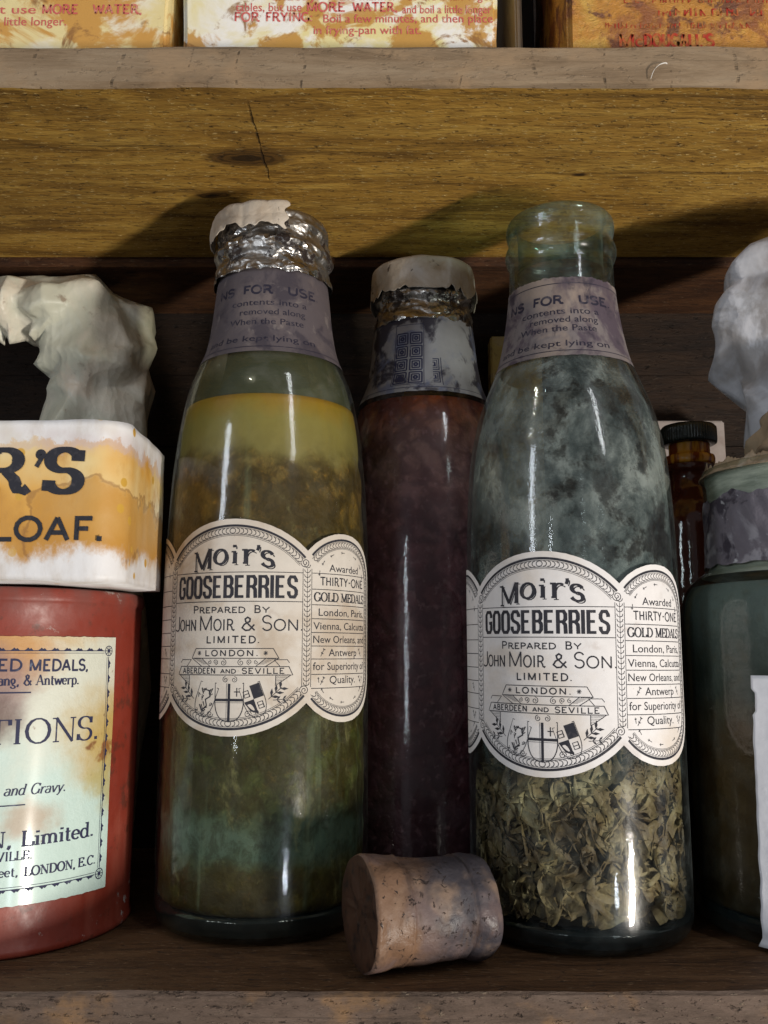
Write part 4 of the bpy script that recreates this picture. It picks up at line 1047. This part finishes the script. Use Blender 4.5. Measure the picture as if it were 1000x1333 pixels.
# ================================================================== loaf box on the tin
t = empty('paper_wrapped_box', (-.0866, .300, .1214), 'white and tea-stained yellow paper wrapped box with big black lettering, on the red tin', 'box')
BW, BD, BH, BR = .13, .062, .0545, .011
def box_ring(inset=0):
    pts = []
    r = BR - inset
    # front right corner rounded widely, others little; origin at front right corner, x to the left negative
    for (cx, cy, a0, rr) in ((-BR, BR, -90, BR), (-.006, BD - .006, 0, .006), (-BW + .006, BD - .006, 90, .006), (-BW + .006, .006, 180, .006)):
        for i in range(9):
            a = R(a0 + 90 * i / 8); pts.append((cx + (rr - inset) * math.cos(a), cy + (rr - inset) * math.sin(a)))
    return pts
cr = creases(21, 5, 110, .0012)
def boxv(p, z):
    q = Vector((p[0], p[1], z)); d = cr(q) * .5
    c = Vector((-BW / 2, BD / 2, 0)); n = (Vector((p[0], p[1], 0)) - c).normalized()
    top = .0012 * (noise.noise(q * 60)) if z > BH - .002 or z < .002 else 0
    if z < .004: top = max(-.0002, .0012 * noise.noise(q * 40) + .0008) * (1 if z < .001 else .3)
    return q + n * d + Vector((0, 0, top))
mb = MB(); ring = []
base = box_ring()
dense = []
for i in range(len(base)):
    a, b2 = base[i], base[(i + 1) % len(base)]; L = math.hypot(b2[0] - a[0], b2[1] - a[1]); q = max(1, int(L / .002))
    for j in range(q): dense.append((a[0] + (b2[0] - a[0]) * j / q, a[1] + (b2[1] - a[1]) * j / q))
n = len(dense); nz = 24
for j in range(nz + 1):
    z = BH * j / nz
    for p in dense: mb.v.append(tuple(boxv(p, z)))
for j in range(nz):
    for i in range(n):
        i2 = (i + 1) % n; mb.f.append((j * n + i, j * n + i2, (j + 1) * n + i2, (j + 1) * n + i)); mb.mi.append(0)
mb.f.append(tuple(reversed(range(n)))); mb.mi.append(0)
# folded-in paper of the top sinks towards the middle
b0 = len(mb.v)
for p in dense:
    c = (-BW / 2, BD / 2); mb.v.append((c[0] + (p[0] - c[0]) * .9, c[1] + (p[1] - c[1]) * .82, BH - .0005 + .001 * noise.noise(Vector((p[0] * 80, p[1] * 80, 0)))))
for i in range(n):
    i2 = (i + 1) % n; mb.f.append((nz * n + i, nz * n + i2, b0 + i2, b0 + i)); mb.mi.append(0)
mb.f.append(tuple(b0 + i for i in range(n))); mb.mi.append(0)
k = Ink()
roman(k, 'R', -46.5, -30.6, 29.8, 14.4, .3, .12, .4); k.stroke([(-27.2, 42.8), (-27.1, 41), (-28.6, 38.2)], 1.5); k.stroke(arc(-27.3, 42.4, .8, .8, 0, 360, 12)[:-1], 1.9, closed=True, seg=9); roman(k, 'S', -25.4, -13.2, 29.8, 14.4, .3, .13, .3)
sans(k, 'LOAF', -41.4, -9.2, 13.8, 7.4, 1.5); k.poly([(-7.6, 13.4), (-5.9, 13.4), (-5.9, 15.1), (-7.6, 15.1)])
def bmap(x, z, off):
    q = boxv((x / 1000, 0), z / 1000)
    return (q.x, q.y - .00025 - off, q.z)
k2 = bmesh.new()
for v in k.v: k2.verts.new((v[0], v[1], 0))
k2.verts.ensure_lookup_table()
for f in k.f:
    try: k2.faces.new([k2.verts[i] for i in f])
    except ValueError: pass
for i in range(1, 30):
    bmesh.ops.bisect_plane(k2, geom=k2.verts[:] + k2.edges[:] + k2.faces[:], plane_co=(-45 + i * 1.5, 0, 0), plane_no=(1, 0, 0))
k2.verts.index_update()
mb.add([bmap(v.co.x, v.co.y, 0) for v in k2.verts], [tuple(v.index for v in f.verts) for f in k2.faces], 1); k2.free()
mb.build('wrapper', [M['box_paper'], M['ink']], t)
# flap of greyish paper lifting off the top
mb = MB()
mb.grid(lambda u, v: (-.128 + .122 * u, .0016 + .016 * v, BH - .0003 + (.0052 * max(0., 1 - u) ** .7 + .0004) * v ** .6 + .0007 * v * noise.noise(Vector((u * 7, v * 4, 2)))), 50, 16)
M['flap'] = paper('greyish_inner_paper', (.42, .36, .3), [((.3, .25, .2), 50, .5, .7, .6, 0)])
o = mb.build('top_flap', M['flap'], t); so = o.modifiers.new('t', 'SOLIDIFY'); so.thickness = .0003

# ================================================================== crumpled paper forms
def loft(sections, nu=96, nv=90, cr=None, twist=0., seed=1, rough=.0):
    """sections: (centre, axis_u, axis_v) ellipses joined smoothly"""
    flat = [tuple(c) + tuple(a) + tuple(b2) for c, a, b2 in sections]; sm = smooth_profile(flat, 10); m_ = len(sm) - 1; mb = MB()
    rows = []
    def fn(u, v):
        x = v * m_; i = min(m_ - 1, int(x)); t = x - i; q = [a + (b2 - a) * t for a, b2 in zip(sm[i], sm[i + 1])]
        an = 2 * math.pi * u; c, A, B = Vector(q[:3]), Vector(q[3:6]), Vector(q[6:9])
        d = A * math.cos(an) + B * math.sin(an); p = c + d; n = d.normalized() if d.length > 1e-6 else Vector((0, 0, 1))
        if cr: p += n * cr(p)
        if rough: p += n * rough * noise.noise(p * 300)
        return p
    mb.grid(fn, nu, nv, closed_u=True)
    b0 = len(mb.v) - nu; mb.f.append(tuple(b0 + i for i in range(nu))); mb.mi.append(0)
    return mb
V = Vector
def crumple(name, secs, nu, nv, jit, seed, mat, parent, zmin=None, soft=.45):
    """paper creased into facets: a coarse jittered hull whose edges are partly sharp, then subdivided"""
    g = random.Random(seed)
    flat = [tuple(c) + tuple(a) + tuple(b2) for c, a, b2 in secs]; sm = smooth_profile(flat, 10); m_ = len(sm) - 1; mb = MB()
    for j in range(nv + 1):
        for i in range(nu):
            x = min(m_ - 1e-6, j / nv * m_ + (g.uniform(-.3, .3) * m_ / nv if 0 < j < nv else 0)); k = int(x); t = x - k
            q = [a + (b2 - a) * t for a, b2 in zip(sm[k], sm[k + 1])]
            an = 2 * math.pi * (i + (j % 2) * .5 + g.uniform(-.32, .32)) / nu
            c, A, B = V(q[:3]), V(q[3:6]), V(q[6:9]); d = A * math.cos(an) + B * math.sin(an)
            n = d.normalized() if d.length > 1e-6 else V((0, 0, 1)); p = c + d + n * (g.gauss(0, 1) * jit * (1 if 0 < j else .2))
            if zmin is not None: p.z = max(p.z, zmin)
            mb.v.append(tuple(p))
    for j in range(nv):
        for i in range(nu):
            a, b2 = j * nu + i, j * nu + (i + 1) % nu; c, d = a + nu, b2 + nu
            tri = ((a, b2, d), (a, d, c)) if j % 2 else ((a, b2, c), (b2, d, c))
            for f in tri: mb.f.append(f); mb.mi.append(0)
    for cap in (tuple(reversed(range(nu))), tuple(nv * nu + i for i in range(nu))): mb.f.append(cap); mb.mi.append(0)
    o = mb.build(name, mat, parent); at = o.data.attributes.new('crease_edge', 'FLOAT', 'EDGE')
    at.data.foreach_set('value', [0. if g.random() < soft else g.uniform(.55, 1) for _ in o.data.edges])
    su = o.modifiers.new('folds', 'SUBSURF'); su.levels = 1; su.render_levels = 2
    return o
t = empty('wrapped_bottle', (-.142, .444, 0), 'bottle wrapped in crumpled waxed paper with its top bent over, behind the box', 'wrapped bottle')
cr = creases(33, 8, 75, .016)
cr2 = creases(35, 6, 190, .004)
crs = lambda p: (cr(p) + cr2(p)) * min(1, max(.1, p.z / .06))
secs = [(V((0, 0, .0005)), V((.025, 0, 0)), V((0, .022, 0))), (V((0, 0, .06)), V((.027, 0, 0)), V((0, .025, 0))), (V((.0, 0, .15)), V((.027, 0, 0)), V((0, .025, 0))), (V((.001, -.001, .212)), V((.0245, 0, 0)), V((0, .022, 0))),
        (V((.0025, -.003, .236)), V((.0262, 0, .002)), V((0, .023, 0))), (V((-.002, -.006, .258)), V((.025, 0, .011)), V((0, .02, 0))), (V((-.018, -.009, .2655)), V((.0105, 0, .0165)), V((0, .02, 0))),
        (V((-.037, -.011, .267)), V((.001, 0, .0135)), V((0, .017, 0))), (V((-.051, -.012, .262)), V((-.006, 0, .0105)), V((0, .012, 0))), (V((-.058, -.012, .254)), V((-.007, 0, .003)), V((0, .005, 0)))]
crumple('paper_wrap', secs, 13, 23, .0032, 5, M['parcel'], t, 0., .3)

# ================================================================== wide jar at right
JX, JY = .166, .356
t = empty('glass_jar', (JX, JY, 0), 'wide green glass jar with a torn neck band and white label, at the right edge', 'jar')
PROF_J = smooth_profile([(.001, .003), (.035, .0025), (.043, .0004), (.0472, .0018), (.0495, .006), (.05, .014), (.05, .06), (.05, .1), (.0497, .113), (.0478, .1215), (.0435, .127), (.0402, .1295), (.0388, .134), (.0386, .15), (.0388, .164), (.0396, .1665), (.0392, .1695), (.0375, .1705)], 4)
glass_body(t, PROF_J, M['glass_jar'])
base_disc_o = MB(); base_disc_o.lathe([(.001, .0028), (.042, .0028), (.0465, .005), (.048, .009), (.001, .009)], 96); base_disc_o.build('glass_base', M['base'], t)
contents(t, PROF_J, M['jar_contents'], .0095, .124, amp=.0005, seed=8)
rfJ = radius_fn(PROF_J)
mb = MB()
def band(u, v):
    a = R(-120 + 240 * u); z0 = .1315 + .0016 * noise.noise(V((a * 6, 1, 1))); z1 = .1575 + .0035 * noise.noise(V((a * 3, 5, 1))) + .0015 * noise.noise(V((a * 11, 5, 1)))
    z = z0 + (z1 - z0) * v; r = rfJ(z) + .0006 + .0005 * noise.noise(V((a * 9, z * 160, 3))); return (r * math.sin(a), -r * math.cos(a), z)
mb.grid(band, 160, 24)
M['band'] = paper('damp_purple_neck_band', (.17, .15, .175), [((.33, .31, .34), 60, .48, .58, .9, 2), ((.04, .032, .045), 75, .5, .6, .9, 5), ((.5, .5, .52), 150, .62, .7, .8, 8)], bump=.6, rough=.45)
mb.build('neck_band', M['band'], t)
mb = MB(); cr = creases(41, 6, 200, .0016)
def filler(u, v):                     # waxed stopper skin filling the mouth with grey-green film inside
    a = 2 * math.pi * u; z = .128 + (.168 - .128) * v; r = rfJ(z) - .0014; return (r * math.sin(a), -r * math.cos(a), z)
mb.grid(filler, 120, 20, closed_u=True)
m = Mat('green_film'); n1 = m.noise(m.sc(.4, .4, 2.5), 90, 6, .65)
M['film'] = m.done(m.pbsdf(m.mix(m.mr(n1, .35, .7), (.3, .33, .28), (.7, .72, .64)), .7, m.bump(n1, .3, .001), spec=.2))
mb.build('inner_film', M['film'], t)
mb = MB()
def torn(u, v):
    a = R(-130 + 260 * u); r = .0402 + .0008 * noise.noise(V((a * 8, v, 7))) - .003 * v
    z = .1672 + v * (.0045 + .004 * noise.noise(V((a * 7, 2, 3))) + .002 * noise.noise(V((a * 23, 2, 3)))); return (r * math.sin(a), -r * math.cos(a), z)
mb.grid(torn, 200, 6)
o = mb.build('torn_rim_paper', M['brown_paper'], t); so = o.modifiers.new('t', 'SOLIDIFY'); so.thickness = .0003
mb = MB()
def jl(u, v):
    s = -43.6 + 70 * u + (1 - u) * (.6 * noise.noise(V((v * 14, 0, 0))) - 1.4 * (1 - v) - (2.2 * max(0, (.06 - v) / .06) if v < .06 else 0)) + (1 - u) * (1.2 if .86 < v < .95 else 0)
    z = 1.8 + (91 - 1.8) * v + (1 - u) ** 8 * 0; a = s / 50.; zz = z / 1000; r = rfJ(max(zz, .006)) + .0007 + .0008 * max(0, 1 - u * 9) ** 2
    if zz < .006: r = .0502
    return (r * math.sin(a), -r * math.cos(a), zz)
mb.grid(jl, 90, 60)
M['jar_label'] = paper('white_jar_label', (.72, .72, .76), [((.55, .53, .56), 40, .5, .75, .5, 2), ((.5, .36, .22), 60, .66, .8, .6, 5)], bump=.25)
o = mb.build('label', M['jar_label'], t); so = o.modifiers.new('t', 'SOLIDIFY'); so.thickness = .0003; so.offset = 1

# tissue standing in the mouth of the jar
t = empty('tissue_bundle', (JX + .0045, JY, .1712), 'crumpled grey tissue and brown paper bundle stuffed in the mouth of the wide jar', 'paper bundle')
cr = creases(52, 8, 85, .012); cr2 = creases(53, 6, 210, .0035)
crs = lambda p: (cr(p) + cr2(p)) * min(1, max(0, p.z / .02))
secs = [(V((.006, .004, 0)), V((.024, 0, 0)), V((0, .02, 0))), (V((.005, .002, .022)), V((.032, 0, 0)), V((0, .022, 0))), (V((.004, 0, .045)), V((.037, 0, 0)), V((0, .02, 0))), (V((.003, 0, .066)), V((.036, 0, 0)), V((0, .02, 0))), (V((.002, 0, .078)), V((.038, 0, 0)), V((0, .02, 0))),
        (V((.008, 0, .09)), V((.029, 0, .001)), V((0, .018, 0))), (V((.012, 0, .099)), V((.018, 0, .002)), V((0, .012, 0))), (V((.014, 0, .1035)), V((.004, 0, 0)), V((0, .003, 0)))]
crumple('tissue_wrap', secs, 13, 13, .004, 9, M['tissue'], t, 0., .25)
cr = creases(61, 7, 170, .012)
secs = [(V((-.002, -.008, 0)), V((.029, 0, 0)), V((0, .025, 0))), (V((-.001, -.011, .008)), V((.029, 0, 0)), V((0, .024, 0))), (V((.003, -.013, .018)), V((.024, 0, 0)), V((0, .02, 0))), (V((.008, -.014, .03)), V((.017, 0, 0)), V((0, .015, 0))), (V((.012, -.013, .038)), V((.004, 0, 0)), V((0, .004, 0)))]
crumple('brown_paper', secs, 17, 8, .003, 14, M['brown_paper'], t, 0., .3)

# ================================================================== small amber bottle and packet behind the jar
t = empty('amber_bottle', (.1455, .43, 0), 'small amber brown bottle with a black screw cap, behind the wide jar', 'bottle')
mb = MB(); mb.lathe(smooth_profile([(.001, .001), (.019, .0005), (.021, .004), (.021, .1), (.0208, .15), (.018, .165), (.0115, .174), (.0095, .179), (.0098, .182), (.0113, .184), (.0114, .1865)], 4) + [(.0096, .1868), (.0094, .1875)], 64); mb.build('body', M['amber'], t)
mb = MB(); mb.lathe(smooth_profile([(.0094, .1865), (.0112, .187), (.0116, .189), (.0112, .191), (.0096, .1918), (.0094, .1965)], 4), 64); mb.build('neck_ring', M['amber_band'], t)
mb = MB()
def rib(p, a, j): return p + Vector((p.x, p.y, 0)).normalized() * (.00018 * math.sin(a * 60)) if 1 < j < 6 else p
mb.lathe([(.001, .1966), (.0118, .1966), (.0126, .1972), (.0128, .1985), (.0128, .203), (.0127, .2045), (.012, .2056), (.001, .206)], 240, fn=rib); mb.build('screw_cap', M['cap_black'], t)
t = MB()
def bx(mb, x0, x1, y0, y1, z0, z1, mi=0, bev=.0008):
    bm = bmesh.new(); bmesh.ops.create_cube(bm, size=1)
    for v in bm.verts: v.co = Vector((x0 + (v.co.x + .5) * (x1 - x0), y0 + (v.co.y + .5) * (y1 - y0), z0 + (v.co.z + .5) * (z1 - z0)))
    bmesh.ops.bevel(bm, geom=bm.edges[:], offset=bev, segments=2, affect='EDGES')
    bm.verts.index_update(); mb.add([v.co.copy() for v in bm.verts], [tuple(v.index for v in f.verts) for f in bm.faces], mi); bm.free()
bx(t, .139, .1775, .468, .486, 0, .2185)
tag(t.build('packet', M['packet_back'], smooth=False), 'plain grey-brown upright packet behind the small amber bottle', 'packet')
# scrap of yellowed label paper on a slim packet behind the bottles
mb = MB(); bx(mb, .0575, .085, .478, .4915, 0, .268)
tag(mb.build('slim_packet', M['scrap'], smooth=False), 'slim yellowed packet glimpsed in the dark between the middle and right bottles', 'packet')

# ================================================================== cork
t = empty('cork_stopper', (-.0078, .3035, .0183), 'speckled cork stopper lying on its side on the shelf in front of the bottles', 'cork', R(21))
mb = MB(); n = 60
pc = [(.0, .0182), (.0012, .0189), (.006, .0186), (.0128, .0179), (.0133, .0181), (.0136, .0175), (.022, .017), (.028, .0169), (.0335, .0171), (.0355, .0176), (.036, .0166), (.0366, .0174), (.0395, .0179), (.043, .0176), (.0455, .0165), (.0462, .0145)]
pc2 = []
for (x0, r0), (x1, r1) in zip(pc, pc[1:]):
    q = max(1, int((x1 - x0) / .0008))
    for j in range(q): pc2.append((x0 + (x1 - x0) * j / q, r0 + (r1 - r0) * j / q))
pc2.append(pc[-1]); cr = creases(71, 6, 190, .0022)
seg = 110
for (x, r) in pc2:
    for i in range(seg):
        a = 2 * math.pi * i / seg; p = Vector((x, r * math.cos(a), r * math.sin(a)))
        d = cr(p) + .0007 * noise.noise(p * 120) - .001
        q = Vector((0, math.cos(a), math.sin(a))); p = (p + q * d); p.y *= .965; p.z *= .965
        p.z += -(.0188 - .0172) * (x / .046); p.z = max(p.z, -.0182)
        mb.v.append(tuple(p))
for j in range(len(pc2) - 1):
    for i in range(seg):
        i2 = (i + 1) % seg; mb.f.append((j * seg + i, (j + 1) * seg + i, (j + 1) * seg + i2, j * seg + i2)); mb.mi.append(0)
for (j, xx, flip) in ((0, .0012, 0), (len(pc2) - 1, .046, 1)):
    prev = [j * seg + i for i in range(seg)]
    for f in (.75, .5, .25):
        b0 = len(mb.v)
        for i in range(seg):
            v = mb.v[j * seg + i]; mb.v.append((v[0] + (.0006 + .0012 * noise.noise(Vector((i * .2, f * 9, j)))) * (1 if not flip else -1), v[1] * f, (v[2]) * f))
        cur = [b0 + i for i in range(seg)]
        for i in range(seg):
            i2 = (i + 1) % seg; q = (prev[i], prev[i2], cur[i2], cur[i]); mb.f.append(q if not flip else tuple(reversed(q))); mb.mi.append(1 - flip)
        prev = cur
    mb.f.append(tuple(prev if not flip else reversed(prev))); mb.mi.append(1 - flip)
mb.v = [(x * .93, y, z) for x, y, z in mb.v]
body = mb.build('cork_body', [M['cork'], M['cork_end']], t)

# ================================================================== packets on the upper shelf
ZS = .3048
def upper_box(name, x0, x1, y0, y1, h, mat, label, printing, ink_mat, seed, cat='packet'):
    o = empty(name, ((x0 + x1) / 2, y0, ZS), label, cat)
    cx = (x0 + x1) / 2; mb = MB()
    bm = bmesh.new(); bmesh.ops.create_cube(bm, size=1)
    for v in bm.verts: v.co = Vector((x0 - cx + (v.co.x + .5) * (x1 - x0), (v.co.y + .5) * (y1 - y0), (v.co.z + .5) * h))
    bmesh.ops.bevel(bm, geom=bm.edges[:], offset=.0018, segments=3, affect='EDGES')
    bmesh.ops.subdivide_edges(bm, edges=[e for e in bm.edges if e.calc_length() > .02], cuts=12, use_grid_fill=True)
    for v in bm.verts:
        v.co += Vector((.0008 * noise.noise(v.co * 50 + Vector((seed, 0, 0))), .00008 * noise.noise(v.co * 40 + Vector((0, seed, 0))), 0))
    bm.verts.index_update(); mb.add([v.co.copy() for v in bm.verts], [tuple(v.index for v in f.verts) for f in bm.faces], 0); bm.free()
    k = Ink(); printing(k)
    mb.add([(x / 1000 - cx, -.00018, z / 1000 - ZS) for x, z in k.v], k.f, 1)
    mb.build('carton', [mat, ink_mat], o, smooth=False)
def pr_left(k):
    text(k, 'manner', -122, -105, 330.2, 3.3); text(k, 'as', -100.5, -95, 330.2, 3.3)
    text(k, 'but use', -144, -124.6, 324.7, 3.3); sans(k, 'MORE', -122, -109.6, 324.7, 3.5, .6); sans(k, 'WATER,', -104, -87, 324.7, 3.5, .6)
    text(k, 'a little longer.', -139, -113.5, 320, 3.3)
def pr_mid(k):
    text(k, 'exactly', -40.5, -24, 329.6, 3.2); text(k, 'the manner', -16, 4.8, 329.6, 3.2); text(k, 'as the fresh vege-', 8.6, 38.6, 329.6, 3.2)
    text(k, 'tables, but use', -53, -29.4, 325.2, 3.3); sans(k, 'MORE', -27.2, -14, 325.2, 3.5, .62); sans(k, 'WATER,', -11, 4.4, 325.2, 3.5, .62); text(k, 'and boil a little longer', 6.6, 38.4, 324.4, 3.2)
    sans(k, 'FOR', -53.2, -44.4, 321.3, 3.4, .62); sans(k, 'FRYING:', -42, -26, 321.3, 3.4, .62); text(k, 'Boil a few minutes, and then place', -21.6, 38.8, 320.8, 3.2)
    text(k, 'in frying-pan with fat.', -25, 13.2, 316.3, 3.2)
def pr_rust(k):
    sans(k, 'M', 84, 88.4, 311.4, 4.8, 1.); text(k, 'c', 89.2, 91.8, 311.4, 4.6, .1); sans(k, 'DOUGALL', 92.6, 113, 311.4, 4.8, 1.); sans(k, "'S", 113.6, 117, 311.4, 4.8, 1.)
    g = random.Random(4)              # worn print: only broken marks are left of the rest
    for z, x0, x1, c, w in ((328.6, 86, 140, 2.4, .35), (323.4, 98, 140, 3.2, .6), (318.6, 79, 134, 2.2, .35)):
        x = x0
        while x < x1:
            if g.random() < .72:
                h = c * g.uniform(.5, 1); k.stroke([(x, z), (x + g.uniform(-.1, .3), z + h)], w, seg=9)
                if g.random() < .6: k.stroke([(x, z + h * g.choice((0, .5, 1))), (x + c * .5, z + h * g.choice((0, .5, 1)))], w * .8, seg=9)
            x += c * g.uniform(.35, .8)
upper_box('carton_packet', -.19, -.0768, .299, .36, .11, M['packet_cream'], 'cream stained carton with faded red print, leftmost on the upper shelf', pr_left, M['ink_red'], 1)
upper_box('carton_packet', -.0719, .0406, .2985, .36, .11, M['packet_white'], 'white and yellow carton with red frying instructions, in the middle of the upper shelf', pr_mid, M['ink_red'], 5)
upper_box('rusty_tin', .0655, .19, .2985, .365, .11, M['packet_rust'], 'rusty orange tin with dark red lettering, rightmost on the upper shelf', pr_rust, M['ink_rust'], 9, 'tin')
mb = MB(); bx(mb, .0505, .0532, .322, .40, ZS, ZS + .11); bx(mb, .0536, .0632, .352, .40, ZS, ZS + .11, 1)
tag(mb.build('folded_card', [M['card_pale'], M['card_dark']], smooth=False), 'pale edged dark folded card standing in the gap beside the rusty tin', 'card')

# curled white fibre caught on the front of the upper shelf
mb = MB(); path = smooth_profile([(.0905, .2868, .2912), (.0915, .286, .2938), (.0934, .2858, .2957), (.0955, .2862, .2966), (.0964, .287, .2968)], 6)
for i, p in enumerate(path):
    r = .0003 * (1 - .5 * abs(2 * i / (len(path) - 1) - 1))
    for q in range(6): mb.v.append((p[0] + r * math.cos(q * 1.047) * .7, p[1] + r * math.sin(q * 1.047), p[2] + r * math.cos(q * 1.047) * .7))
for i in range(len(path) - 1):
    for q in range(6): mb.f.append((i * 6 + q, i * 6 + (q + 1) % 6, (i + 1) * 6 + (q + 1) % 6, (i + 1) * 6 + q)); mb.mi.append(0)
tag(mb.build('fibre', M['fibre']), 'short curled white fibre caught on the front edge of the upper shelf', 'fibre')
